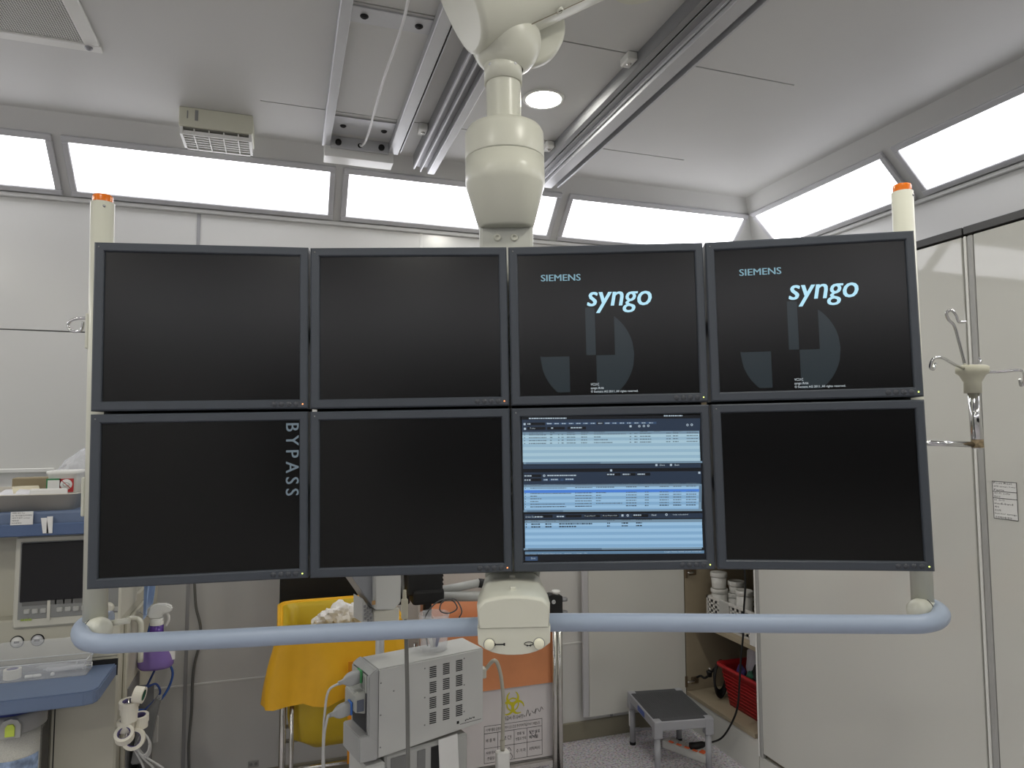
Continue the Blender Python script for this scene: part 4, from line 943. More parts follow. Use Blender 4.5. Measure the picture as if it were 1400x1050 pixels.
# grey pouch, cable bundle
q = aty(196, 1000, 2.47)
tag(obj('grey_holder', prism(nb(), [(-.03, -.09), (.02, -.09), (.034, .03), (.05, .1), (.04, .105), (-.012, .04)], -.02, .02, T(q.x, q.y, q.z) @ STAND, bev=.004), mat('holder_grey', (112, 113, 112), rough=.5)), 'grey plastic holder behind the tape rolls', 'holder')
CG = mat('cable_grey', (186, 186, 184), rough=.5)
ct = thing('cable_bundle', 'coil of light grey cables hanging low on the machine side', 'cable', T(*aty(196, 1020, 2.4)))
for k in range(3):
    wobj('cable_loop', tube(nb(), smooth_path([aty(196+8*math.cos(a)+k, 1018+14*math.sin(a)+k*2, 2.38+.01*k) for a in [j*2*math.pi/12 for j in range(13)]], 4), .003, 7), CG, ct)
for k, dx in enumerate((0, 14, 28)): wobj('cable_tail', tube(nb(), smooth_path([aty(182+k*3, 1022, 2.38), aty(190+dx*.4, 1036, 2.4), aty(197+dx, 1052, 2.42), aty(199+dx*1.4, 1075, 2.45)], 5), .003, 7), CG, ct)
# wall plate and sockets, wall rail, hanging cable
x0, x1, z0, z1 = RY_(204.5, 979, 216, 1014, D); tag(wobj('wall_plate', bx(nb(), x0, x1, D-.01, D, z0, z1, .003), PW), 'white blank plate on the wall behind the grey holder', 'wall plate')
x0, x1, z0, z1 = RY_(341, 1040, 352, 1048, D)
so = thing('wall_socket', 'small grey double socket low on the back wall', 'socket', T((x0+x1)/2, D, (z0+z1)/2))
obj('plate', bx(nb(), -.022, .022, -.006, 0, -.014, .014, .002), mat('socket_grey', (168, 168, 166), rough=.5), so)
for dx in (-.01, .01): obj('outlet', lathe(nb(), [(0, .0005), (.006, .0005), (.007, 0)], 12, T(dx, -.006, 0) @ RX(R(90))), MGREY, so)
q = aty(0, 644, D); q2 = aty(77, 641, D)
wr = thing('wall_rail', 'slim white rail on the wall above the steel tray', 'rail', T(-1.4, D, q.z)); wobj('rail_bar', bx(nb(), -2.2, q2.x, D-.03, D-.018, q.z-.008, q.z+.01, .003), PW, wr)
for xx in (-2.1, -1.5, q2.x-.02): wobj('rail_foot', bx(nb(), xx-.01, xx+.01, D-.02, D, q.z-.006, q.z+.006), PW, wr)
tag(obj('wall_cable', tube(nb(), smooth_path([aty(262, 700, D-.01), aty(264, 760, D-.01), aty(266, 800, D-.012), aty(268, 830, D-.012), aty(274, 856, D-.012), aty(273, 880, D-.012), aty(266, 908, D-.012), aty(263, 935, D-.012), aty(262, 970, D-.012), aty(259, 1005, D-.012), aty(258, 1025, D-.012), aty(259, 1060, D-.012), aty(262, 1085, D-.03)], 6), .0055, 8), mat('cable_mid', (112, 112, 108), rough=.5)), 'thick grey cable hanging down the back wall', 'cable')

# ================================================================== hamper with the yellow bag
hx0, hx1, hy0, hy1 = aty(389, 850, 2.55).x, .405, 2.53, 2.9
hm = thing('bag_hamper', 'stainless steel hamper frame that holds the yellow bag open', 'hamper', T((hx0+hx1)/2, (hy0+hy1)/2, 0))
zr = .865
for (a, b2) in ((hx0, hy0), (hx1, hy0), (hx0, hy1), (hx1, hy1)):
    wobj('leg', tube(nb(), [(a, b2, .06), (a, b2, zr)], .011, 12), STEEL, hm)
    wobj('caster', lathe(nb(), [(0, -.012), (.03, -.012), (.03, .012), (0, .012)], 16, T(a, b2, .03) @ RY(R(90))), BLACKR, hm)
wobj('leg_tube', tube(nb(), [(hx0+.03, hy0-.003, .1), (hx0+.03, hy0-.003, .7)], .008, 10), STEEL, hm)
for zz_ in (.4, .345, .17): 
    wobj('cross_rail', tube(nb(), [(hx0, hy0, zz_), (hx1, hy0, zz_)], .0075, 10), STEEL, hm); wobj('cross_rail', tube(nb(), [(hx0, hy1, zz_), (hx1, hy1, zz_)], .0075, 10), STEEL, hm)
    wobj('cross_rail', tube(nb(), [(hx0, hy0, zz_), (hx0, hy1, zz_)], .0075, 10), STEEL, hm); wobj('cross_rail', tube(nb(), [(hx1, hy0, zz_), (hx1, hy1, zz_)], .0075, 10), STEEL, hm)
wobj('base_shelf', bx(nb(), hx0, hx1, hy0, hy1, .155, .165), STEEL, hm)
YEL = mat('bag_yellow', (240, 182, 36), rough=.45, var=.06, scale=9, bump=.25, bscale=14); YELT = mat('bag_yellow_thin', (214, 184, 48), rough=.35, var=.06, scale=7, alpha=.9, bump=.2, bscale=14)
yb = thing('waste_bag', 'bright yellow waste bag folded over the steel hamper', 'bag', T((hx0+hx1)/2, (hy0+hy1)/2, .16))
cxx, cyy = (hx0+hx1)/2, (hy0+hy1)/2; W2, D2 = hx1-hx0, hy1-hy0
def wav(rg, amp, fr, ph, zamp=0):
    out = []
    for i, v in enumerate(rg):
        a = 2*math.pi*i/len(rg); d = Vector((v.x-cxx, v.y-cyy, 0)).normalized(); out.append(v+d*amp*math.sin(fr*a+ph)+Vector((0, 0, zamp*math.sin(fr*.5*a+ph))))
    return out
def rg_(e, z, r=.05): return rrect(W2+2*e, D2+2*e, r, 12, cxx, cyy, z)
def fold(rg, amp, seed):
    out = []
    for v in rg:
        d = Vector((v.x-cxx, v.y-cyy, 0)).normalized(); n = noise.noise(Vector((v.x*15+seed, v.y*15, v.z*2.0)))+.5*noise.noise(Vector((v.x*22, v.y*22+seed, v.z*6)))
        out.append(v+d*amp*n+Vector((0, 0, amp*.5*noise.noise(Vector((v.x*7, v.y*7, seed))))))
    return out
def rs_(e, z): 
    base = rrect(W2+2*e, D2+2*e, .05, 3, cxx, cyy, z); out = []
    for a_, b_ in zip(base, base[1:]+base[:1]):
        m = 8 if (b_-a_).length > .05 else 1
        out += [a_.lerp(b_, k/m) for k in range(m)]
    return out
outer = [rs_(.004, zr+.006), rs_(.016, zr+.012), rs_(.022, zr-.004)]+[fold(rs_(.024+.002*k, zr-.02-.0245*k), .008+.0055*k, 3) for k in range(10)]
wobj('folded_skirt', loft(nb(), outer), YEL, yb)
inner = [rg_(.004, zr+.008), wav(rg_(-.012, zr-.01), .003, 8, 0), wav(rg_(-.012, zr-.12), .006, 8, 1), wav(rg_(-.018, zr-.3), .008, 7, 2), wav(rg_(-.03, .48), .008, 7, 2), wav(rg_(-.075, .43, .08), .006, 6, 2), wav(rg_(-.13, .41, .05), .004, 5, 1)]
wobj('bag_body', loft(nb(), inner, False, True), YELT, yb)
bm = nb(); tube(bm, [v+Vector((0, 0, .0)) for v in wav(rg_(.018, zr+.008), .002, 9, 0)]+[wav(rg_(.018, zr+.008), .002, 9, 0)[0]], .007, 8, False); wobj('rim_roll', bm, YEL, yb)
wobj('hanging_flap', bx(nb(), .225, .262, hy0-.062, hy0-.058, .42, .76, .001), mat('bag_orange', (226, 146, 16), rough=.45, var=.06), yb)
WPK = mat('crumpled_white', (226, 224, 222), rough=.6, var=.05, bump=.5, bscale=60)
for k, (px_, py_, s_, lab) in enumerate(((449, 846, (.034, .03, .03), 'crumpled white wrapper at the left of the heap in the yellow bag'), (466, 840, (.045, .04, .042), 'largest crumpled white wrapper in the yellow bag'), (485, 842, (.04, .04, .038), 'crumpled white wrapper at the right of the heap in the yellow bag'), (436, 850, (.024, .025, .022), 'small crumpled white wrapper by the bag rim'))):
    q = aty(px_, py_, 2.66); crumple('crumpled_wrapper', (q.x, q.y, q.z-s_[2]), s_, WPK, lab, 'wrapper', k*3.3, .4, 3, 'wrappers in the yellow bag', k)
q = aty(450, 860, 2.7); crumple('waste_heap', (q.x+.05, 2.7, .44), (.13, .11, .16), WPK, 'heap of white waste filling the yellow bag', 'waste', 9, .15)
# black panel behind
bp = thing('black_display', 'large black display panel on the wall behind the yellow bag', 'display', T(.25, 3.05, 1.1))
x0, x1 = aty(382.5, 800, 3.02).x, aty(560, 800, 3.02).x; zb_ = aty(440, 828, 3.02).z
wobj('panel', bx(nb(), x0, x1, 3.0, 3.05, zb_-.02, 1.4, .006), BLACK, bp)
wobj('wall_bracket', bx(nb(), .2, .34, 3.05, D, 1.1, 1.24, .004), BLACK, bp)

# ================================================================== patient module on its stand
aM = math.atan2(.09, .34); MM = T(.27, 2.045, .615) @ RZ(aM)
LM, TM, HM = .355, .135, .25
md = thing('patient_module', 'off-white patient module with slotted side vents, in front of the yellow bag', 'medical module', MM)
MODW = mat('module_white', (198, 199, 196), rough=.4, var=.015)
bm = nb(); prism(bm, [(.0, .0), (LM, .022), (LM, HM-.0), (.0, HM)], -TM, 0, STEAD if False else STAND, bev=.004); obj('case', bm, MODW, md)
obj('front_bezel', prism(nb(), [(-.028, .03), (-.012, .0), (.002, 0), (.002, HM+.002), (-.01, HM), (-.028, HM-.014)], -TM-.002, .003, STAND, bev=.003), mat('module_bezel', (172, 173, 172), rough=.4), md)
obj('front_recess', bx(nb(), -.0285, -.02, .012, TM-.012, .075, .235), mat('recess_dark', (58, 60, 64), rough=.4), md)
obj('upper_plate', bx(nb(), -.031, -.027, .012, TM-.012, .185, .235, .001), mat('plate_pale', (176, 178, 172), rough=.4), md)
for k in range(3): obj('print_bar', bx(nb(), -.0316, -.0308, .02+k*.012, .026+k*.012, .192, .228), MGREY, md)
pb_ = obj('parameter_block', prism(nb(), [(-.06, .135), (-.028, .125), (-.028, .188), (-.052, .188), (-.06, .182)], -.105, -.02, STAND, bev=.002), mat('plate_pale', (176, 178, 172)), md)
obj('slate_window', bx(nb(), -.055, -.034, .0175, .0205, .135, .168, .001), mat('slate', (92, 98, 112), rough=.3), pb_)
obj('chin_block', prism(nb(), [(-.055, .002), (.0, .0), (.0, .05), (-.028, .074), (-.055, .074)], -TM+.004, .004, STAND, bev=.003), mat('module_bezel', (172, 173, 172)), md)
for bx_ in range(3):
    for bz in range(4):
        for k in range(6):
            x = .165+bx_*.045; z = .056+bz*.045+k*.0058+.006*(x/LM)*1.6
            obj('vent_slot', box(nb(), (x+.012, -.0005, z), (.022, .002, .0026), M=None), DARK, md)
for x, z in ((.01, .03), (.01, .12), (.01, .21), (.15, .06), (.15, .14), (.15, .225), (.285, .07), (.285, .15), (.285, .23), (.05, .18)):
    obj('screw', lathe(nb(), [(0, .001), (.0022, .0008), (.0026, 0)], 8, T(x, 0, z) @ RX(R(90))), MGREY, md)
bm = nb()
for k in range(7): box(bm, (.29+k*.005, -.0003, .042+.0004*k+.0015*(k % 2)), (.0036, .0006, .004-.001*(k % 3)))
obj('maker_print', bm, INK, md)['kind'] = 'stuff'
bm = nb(); box(bm, (.308, -.0003, .0345), (.075, .0006, .0012)); box(bm, (.263, -.0003, .042), (.008, .0006, .008)); obj('print_rule', bm, INK, md)
# connectors and leads
for z, yy, m, nm, (px_, py_), path in ((.226, .05, mat('conn_green', (70, 150, 90)), 'green-ringed', (482, 917), ((470, 920), (458, 925), (449, 945), (444, 975), (442, 1010), (441, 1052))), (.142, .05, mat('conn_blue', (60, 110, 190)), 'blue-ringed', (480, 956), ((466, 959), (456, 964), (448, 980), (444, 1000), (442.5, 1025), (443, 1055)))):
    base = MM @ Vector((-.03 if z > .2 else -.058, yy, z)); off_ = 0 if z > .2 else -.028; e2 = MM @ Vector((-.04+off_, yy, z-.001)); e3 = MM @ Vector((-.072, yy, z-.006)); e4 = MM @ Vector((-.098+off_, yy, z-.01))
    ld = thing('patient_lead', 'grey patient cable with %s plug at the module front' % nm, 'cable', T(*base), 'patient leads')
    wobj('plug_ring', box(nb(), (-.006, 0, 0), (.008, .03, .038), T(*base) @ RZ(aM), .003), m, ld)
    bm = nb(); PR = [(0, 1.0), (-.02, 1.0), (-.03, .92), (-.038, .7), (-.046, .36), (-.06, .28)]
    loft(bm, [[T(*e2) @ RZ(aM) @ Vector((x, v.x*f, v.y*f+x*.15)) for v in rrect(.028, .036, .007, 3)] for x, f in PR], True, True); wobj('plug', bm, mat('plug_grey', (166, 168, 168), rough=.45), ld)
    wobj('cable', tube(nb(), smooth_path([e4]+[aty(x, y, e4.y-.01) for x, y in path[2:]], 6), .0036, 8), CG, ld)
# stand under the module, pole behind it
st = thing('module_stand', 'pale grey rolling stand under the slotted patient module', 'stand', MM @ T(LM/2, TM/2, -.615))
obj('column', bx(nb(), -LM/2+.03, LM/2-.05, -TM/2+.012, TM/2+.06, .08, .612, .006), mat('stand_grey', (176, 177, 174), rough=.45), st)
obj('front_box', bx(nb(), -LM/2-.035, -LM/2+.028, -TM/2+.002, TM/2, .15, .6, .006), MODW, st)
for k, (xa, xb, m) in enumerate(((-.13, -.075, 'vent_mesh'), (-.045, -.02, 'slot_a'), (.0, .04, 'slot_b'))): obj('side_slot', bx(nb(), xa, xb, -TM/2+.009, -TM/2+.012, .42, .6), mat('slot_grey', (120, 121, 120), rough=.5) if k != 2 else BLACK, st)
sh = obj('info_sheet', bx(nb(), .055, .12, -TM/2+.006, -TM/2+.0115, .35, .615, M=RY(R(-3))), PAPER, st)
for (a, b2) in ((-.2, -.12), (.2, -.12), (-.2, .2), (.2, .2)):
    obj('base_leg', tube(nb(), [(0, .04, .07), (a, b2, .05)], .014, 10), MODW, st); obj('caster', lathe(nb(), [(0, -.01), (.025, -.01), (.025, .01), (0, .01)], 14, T(a, b2, .025) @ RY(R(90))), BLACKR, st)
obj('pole', tube(nb(), [(-.1, TM/2+.04, .1), (-.1, TM/2+.04, 1.25)], .014, 14), ALU, st)
# device above: angled monitor head on the pole
q = aty(520, 820, 2.2)
dv = thing('vital_signs_device', 'angular white device head with side keypad above the patient module', 'medical device', T(*(MM @ Vector((.075, TM+.04, aty(520, 850, 2.15).z-.615)))) @ RZ(aM))
inv = dv.matrix_basis
def DV(x, y, ly): return onplane(x, y, inv, ly)
yv = -.10
A = [DV(x, y, yv) for x, y in ((513, 834), (538, 834), (548, 824), (549, 786), (549, 740), (512, 740))]
obj('body', prism(nb(), [(p_.x, p_.z) for p_ in A], -.12, 0, T(0, yv, 0) @ STAND, bev=.003), MODW, dv)
A = [DV(x, y, yv+.02) for x, y in ((482, 790), (513, 834), (513, 760), (482, 760))]
obj('screen_side', prism(nb(), [(p_.x, p_.z) for p_ in A], -.09, 0, T(0, yv+.02, 0) @ STAND, bev=.002), mat('head_grey', (150, 153, 158), rough=.45), dv)
A = [DV(x, y, yv+.015) for x, y in ((496, 818), (512, 842), (512, 852), (496, 852))]
kp = obj('keypad_block', prism(nb(), [(p_.x, p_.z) for p_ in A], -.08, 0, T(0, yv+.015, 0) @ STAND, bev=.002), mat('head_pale', (184, 185, 182), rough=.45), dv)
for i in range(3):
    for j in range(4):
        p_ = DV(498.5+i*4+j*.3, 829+j*5.5+i*2.4, yv+.0145); obj('key', bx(nb(), p_.x-.0032, p_.x+.0032, yv+.012, yv+.015, p_.z-.004, p_.z+.004, .0008), mat('keys', (128, 128, 130)), kp)
p0, p1 = DV(513, 836, yv), DV(547, 853, yv); obj('base_block', bx(nb(), p0.x, p1.x, yv+.004, yv+.11, p1.z, p0.z, .004), BEIGEL, dv)
p_ = DV(511, 824, yv-.001); obj('brown_tab', bx(nb(), p_.x-.005, p_.x+.005, yv-.002, yv+.001, p_.z-.006, p_.z+.006), mat('tab', (176, 140, 92)), dv)
# grey flat strap and its cream clip in front of the module
tag(obj('hanging_lead', tube(nb(), smooth_path([aty(549, 770, 1.99), aty(550.5, 800, 1.99), aty(553, 830, 1.985), aty(555, 860, 1.985), aty(556, 900, 1.985), aty(557, 950, 1.985), aty(557.5, 1000, 1.985), aty(558, 1060, 1.985)], 5), [.004]*15+[.006]*21, 8), mat('lead_grey', (118, 118, 114), rough=.5)), 'dark grey lead hanging straight down in front of the module', 'cable')
cl = thing('lead_clip', 'cream connector clip on the hanging lead above the handrail', 'connector', T(*aty(553, 824, 1.975)))
obj('clip_body', bx(nb(), -.009, .009, -.008, .005, -.045, .012, .003), mat('clip_cream', (196, 192, 172), rough=.45), cl); obj('clip_neck', lathe(nb(), [(.006, .01), (.0045, .035), (0, .035)], 12), mat('clip_cream', (196, 192, 172)), cl)
# clear cup with electrodes on the module
q = MM @ Vector((.215, .07, HM+.004))
cu = thing('clear_cup', 'clear plastic cup of cables and clips on top of the module', 'cup', T(q.x, q.y, q.z))
obj('cup_wall', lathe(nb(), [(0, 0), (.042, 0), (.048, .11), (.0465, .11), (.0405, .002), (0, .002)], 26), CLEAR, cu)
for k in range(3): tag(wobj('electrode', bx(nb(), -.006, .006, -.004, .004, -.026, .026, .002, M=T(q.x-.014+k*.012, q.y-.012, q.z+.034) @ RY(.3*(k-1))), (PW, mat('clip_grey', (186, 186, 190)), mat('clip_blue', (50, 66, 120)))[k]), ('white electrode clip standing in the clear cup', 'grey electrode clip standing in the clear cup', 'dark blue electrode clip standing in the clear cup')[k], 'clip', 'electrode clips in the cup')
tag(obj('curled_lead', tube(nb(), smooth_path([q+Vector(v) for v in ((-.02, 0, .01), (-.03, 0, .09), (.0, -.01, .14), (.05, 0, .15), (.075, 0, .12), (.05, .0, .105), (.02, .0, .115), (.03, .01, .14), (.07, .01, .145), (.09, .0, .11), (.08, 0, .085))], 6), .0022, 7), mat('lead_dark', (84, 84, 84), rough=.5)), 'curled dark grey lead springing out of the clear cup', 'cable')
# white adapter on its cable beside the biohazard box
p0 = MM @ Vector((LM+.002, .04, .165)); 
ad = thing('cable_adapter', 'long white cable adapter hanging at the right of the module', 'adapter', T(*p0))
ya = p0.y-.02
wobj('socket_block', bx(nb(), p0.x-.0, p0.x+.026, p0.y-.014, p0.y+.014, p0.z-.02, p0.z+.012, .003), BEIGEL, ad)
wobj('cable', tube(nb(), smooth_path([p0+Vector((.022, 0, .0)), aty(676, 903, ya), aty(684, 920, ya), aty(688, 955, ya), aty(687.5, 990, ya), aty(687, 1012, ya)], 6), .0062, 10), mat('cable_cream', (176, 172, 158), rough=.5), ad)
a = aty(687, 1012, ya); b2 = aty(687, 1026, ya); wobj('strain_relief', tube(nb(), [a, b2], [.0085, .007], 12), mat('cable_cream', (176, 172, 158)), ad)
wobj('adapter_body', bx(nb(), b2.x-.021, b2.x+.021, ya-.014, ya+.014, b2.z-.2, b2.z, .004), PW, ad)

# ================================================================== biohazard box on a steel stand
YB = 2.75
bx0, bx1 = .6, aty(757, 900, YB).x; bz0, bz1 = .198, aty(757, 838, YB).z
ws = thing('waste_stand', 'stainless steel stand with double upright beside the biohazard box', 'stand', T((bx0+bx1)/2, 2.92, 0))
xp = aty(758, 950, YB-.03).x; xp2 = aty(765.5, 950, YB-.03).x
ptop = aty(760, 822, YB-.03).z
wobj('upright', tube(nb(), [(xp+.002, YB-.03, .05), (xp+.002, YB-.03, ptop)], .0115, 14), STEEL, ws)
wobj('upright', tube(nb(), [(xp2, YB-.03, .05), (xp2, YB-.03, ptop)], .0115, 14), STEEL, ws)
for xx, yy in ((bx0-.02, YB-.03), (bx0-.02, 3.13), (xp, 3.13)): wobj('upright', tube(nb(), [(xx, yy, .05), (xx, yy, .6)], .011, 12), STEEL, ws)
wobj('shelf', bx(nb(), bx0-.02, xp, YB-.03, 3.13, .18, .195), STEEL, ws)
for xx, yy in ((bx0-.02, YB-.03), (xp+.01, YB-.03), (bx0-.02, 3.13), (xp, 3.13)): wobj('caster', lathe(nb(), [(0, -.012), (.028, -.012), (.028, .012), (0, .012)], 14, T(xx, yy, .028) @ RY(R(90))), BLACKR, ws)
q0, q1 = aty(748, 815, YB-.05), aty(768, 838, YB-.05)
ck = wobj('clamp', prism(nb(), [(q0.x, q0.z), (q0.x+.02, q0.z+.006), (q1.x, q0.z-.002), (q1.x, q1.z-.01), (q0.x+.014, q1.z-.01)], -.04, .012, T(0, YB-.05, 0) @ STAND, bev=.002), BLACK, ws)
q = aty(760, 812, YB-.045); wobj('clamp_knob', lathe(nb(), [(0, .016), (.017, .015), (.019, .011), (.018, .004), (.01, .0), (.01, -.012)], 18, T(*q)), PW, ws)
for py_ in (819, 837): q = aty(772, py_, YB-.03); wobj('clamp_jaw', lathe(nb(), [(0, -.006), (.02, -.006), (.02, .006), (0, .006)], 16, T(q.x-.008, q.y, q.z)), ALUD, ws)
q = aty(757, 823, YB-.064); wobj('clamp_screw', lathe(nb(), [(0, .001), (.006, .001), (.006, .003), (.008, .003), (.009, 0)], 12, T(*q) @ RX(R(90))), ALU, ws)
bb = thing('biohazard_box', 'white cardboard medical waste box with yellow biohazard emblem', 'waste box', T((bx0+bx1)/2, 2.92, .195))
BOXW = mat('box_white', (214, 209, 210), rough=.7, var=.015)
yb1 = 3.1
bm = nb(); th = .004
bx(bm, bx0, bx1, YB, YB+th, bz0-.002, bz1); bx(bm, bx0, bx1, yb1-th, yb1, bz0-.002, bz1); bx(bm, bx0, bx0+th, YB, yb1, bz0-.002, bz1); bx(bm, bx1-th, bx1, YB, yb1, bz0-.002, bz1); bx(bm, bx0, bx1, YB, yb1, bz0-.003, bz0+.002)
wobj('carton', bm, BOXW, bb)
q = aty(701, 963, YB-.001); w_ = (aty(717.5, 965, YB).x-aty(684.5, 965, YB).x)
YB2 = mat('bio_yellow', (206, 196, 40), rough=.7)
bm = nb()
def arc(cx, cz, r0, r1, a0, a1, n=16):          # crescent: r0 inner offset ring with tapering width
    P = []
    for k in range(n+1):
        f = k/n; a = R(a0+(a1-a0)*f); wd = (r1-r0)*(.25+.75*math.sin(math.pi*f)); P.append((cx+(r1-wd)*math.cos(a), cz+(r1-wd)*math.sin(a), cx+r1*math.cos(a), cz+r1*math.sin(a)))
    for p_, n_ in zip(P, P[1:]): bm.faces.new([bm.verts.new((x, y, 0)) for x, y in ((p_[0], p_[1]), (p_[2], p_[3]), (n_[2], n_[3]), (n_[0], n_[1]))])
u_b = w_/2
for k in range(3):
    d_ = 90+120*k; arc(.5*u_b*math.cos(R(d_)), .5*u_b*math.sin(R(d_)), .3*u_b, .5*u_b, d_-300+90+40-.0, d_-300+90+40+280-.0) if False else (arc(.48*u_b*math.cos(R(d_)), .48*u_b*math.sin(R(d_)), .3*u_b, .54*u_b, d_+28, d_+332), [setattr(v.co, 'z', .0001+.00012*k) for v in bm.verts if v.co.z == 0])
lathe(bm, [(.42*u_b, .0006), (.52*u_b, .0006)], 24, T(0, 0, 0))
tb = bm; bmesh.ops.transform(tb, matrix=T(q.x, YB-.0012, q.z) @ STAND, verts=tb.verts); wobj('biohazard_emblem', tb, YB2, bb, recalc=False)
# printed table
tx0, tx1 = aty(662, 1010, YB).x, aty(741, 1000, YB).x; tzt, tzb = aty(700, 988, YB).z, aty(700, 1038, YB).z
lines = nb(); ll = .0012
def hl(z, a=tx0, b2=tx1): box(lines, ((a+b2)/2, YB-.0006, z), (b2-a, .0008, ll))
def vl(x, a=tzb, b2=tzt): box(lines, (x, YB-.0006, (a+b2)/2), (ll, .0008, b2-a))
rows = [tzt, tzt-(tzt-tzb)*.2, tzt-(tzt-tzb)*.6, tzb]
for z in rows: hl(z)
cw = tx1-tx0
for f in (0, 1): vl(tx0+cw*f)
for f in (.23, .51, .735): vl(tx0+cw*f, tzb, rows[1])
wobj('table_rules', lines, INK, bb)
bm = nb()
def kt(s_, u0, v0, u1, v1):
    tb = text_bm(s_, cw*(u1-u0), (tzt-tzb)*abs(v1-v0), res=1); bmesh.ops.transform(tb, matrix=T(tx0+cw*u0, YB-.001, tzt-(tzt-tzb)*max(v0, v1)) @ STAND, verts=tb.verts); merge(bm, tb)
kt('이 폐기물은 감염의 위험성이 있으므로 주의하여 취급하시기 바랍니다.', .03, .06, .97, .15)
kt('배 출 자', .03, .34, .19, .44); kt('보건', .3, .33, .46, .44); kt('종류 및', .56, .28, .69, .37); kt('성질과 상태', .535, .42, .715, .51); kt('일반의료', .77, .28, .96, .38); kt('폐기물', .77, .42, .93, .52)
kt('사용개시', .03, .68, .19, .77); kt('연월일', .05, .83, .17, .92); kt('수 거 자', .545, .74, .71, .85); kt('위탁처리', .77, .74, .96, .84)
kt('<취급시 주의사항>', .3, -.2, .7, -.08)
wobj('lettering', bm, INK, bb, recalc=False)['kind'] = 'stuff'
bm = nb()
for pts in (((.72, -.12), (.75, -.3), (.78, -.12), (.8, -.2)), ((.82, -.25), (.86, -.18), (.9, -.3), (.88, -.15)), ((.92, -.3), (.96, -.2), (.99, -.32), (1.02, -.25)), ((.34, .68), (.38, .76), (.42, .66), (.46, .76)), ((.4, .9), (.44, .82), (.48, .92), (.46, .98)), ((.78, .3), (.86, .48), (.9, .32))):
    tube(bm, smooth_path([(tx0+cw*u, YB-.0008, tzt-(tzt-tzb)*v) for u, v in pts], 4), .0009, 4)
wobj('handwriting', bm, INK, bb)
# orange liner folded over the box
ORB = mat('liner_orange', (222, 146, 98), rough=.4, var=.08, scale=6, bump=.3, bscale=12, alpha=.93)
lb = thing('orange_liner', 'orange plastic liner folded over the rim of the biohazard box', 'bag liner', T((bx0+bx1)/2, 2.92, bz1))
cxx, cyy = (bx0+bx1)/2, (YB+yb1)/2; W2, D2 = bx1-bx0, yb1-YB
zsk = aty(745, 934, YB).z
def rl(e, z): return rrect(W2+2*e, D2+2*e, .012, 8, cxx, cyy, z)
wobj('skirt', loft(nb(), [rl(.003, bz1+.004), rl(.006, bz1-.002), wav(rl(.007, bz1-.1), .001, 13, 0), wav(rl(.0075, (bz1+zsk)/2), .0015, 13, 1), wav(rl(.008, zsk), .002, 13, 2, .003)]), ORB, lb)
wobj('inner_bag', loft(nb(), [rl(.003, bz1+.004), rl(-.008, bz1-.002), wav(rl(-.012, bz1-.15), .002, 9, 0), wav(rl(-.016, .3), .003, 9, 1)], False, True), ORB, lb)
# grey articulated arm with a black display, held by the stand's clamp
ar_ = thing('support_arm', 'pale grey double-tube support arm behind the control head', 'arm', T(1.0, YB-.04, aty(650, 805, YB-.04).z))
ARG = mat('arm_grey', (176, 178, 176), rough=.4)
ye = YB-.04
wobj('arm_tube', tube(nb(), [aty(596, 815, ye), aty(700, 815.5, ye)], .02, 14), ARG, ar_)
wobj('arm_tube', tube(nb(), [aty(600, 808, ye+.01), aty(655, 797, ye+.01)], .0165, 14), ARG, ar_)
wobj('arm_joint', tube(nb(), [aty(654, 797, ye+.01), aty(664, 798, ye+.01)], .018, 14), DARK, ar_)
wobj('arm_link', tube(nb(), [aty(690, 815.5, ye), aty(750, 822, ye)], .016, 12), ARG, ar_)
wobj('arm_link', tube(nb(), [aty(663, 798, ye+.01), aty(700, 812, ye)], .014, 12), ARG, ar_)
q0, q1 = aty(556, 826, 2.6), aty(605, 770, 2.6)
kd = thing('arm_display', 'black boxy display at the left end of the grey arm', 'display', T((q0.x+q1.x)/2, 2.62, q0.z))
wobj('housing', bx(nb(), q0.x, q1.x, 2.59, 2.66, q0.z+.03, q1.z+.22, .006), BLACK, kd)
wobj('lower_block', bx(nb(), q0.x+.02, q1.x+.005, 2.58, 2.66, q0.z-.005, q0.z+.05, .012, 2), BLACKR, kd)
for k in range(9): wobj('hinge_rib', bx(nb(), q1.x-.004, q1.x+.004, 2.6, 2.65, q0.z+.06+k*.016, q0.z+.067+k*.016), BLACKR, kd)
wobj('lower_stem', bx(nb(), q0.x+.07, q0.x+.1, 2.62, 2.65, q0.z-.1, q0.z+.01, .004), BLACK, kd)

# ================================================================== tall cabinets on the right
XF = 2.04; CT = 2.195; YD = 3.225
def Fx(x, y): return atx(x, y, XF)
yst0, yst1 = Fx(1029, 900).y, Fx(1049, 900).y        # stile
yfr0, yfr1 = Fx(1330, 500).y+.012, Fx(1342, 500).y
zfl = .183; zsh = Fx(983, 865).z
WOOD = mat('cabinet_wood', (158, 146, 124), rough=.6, var=.06, scale=5); INS = mat('cabinet_inside', (120, 112, 98), rough=.7)
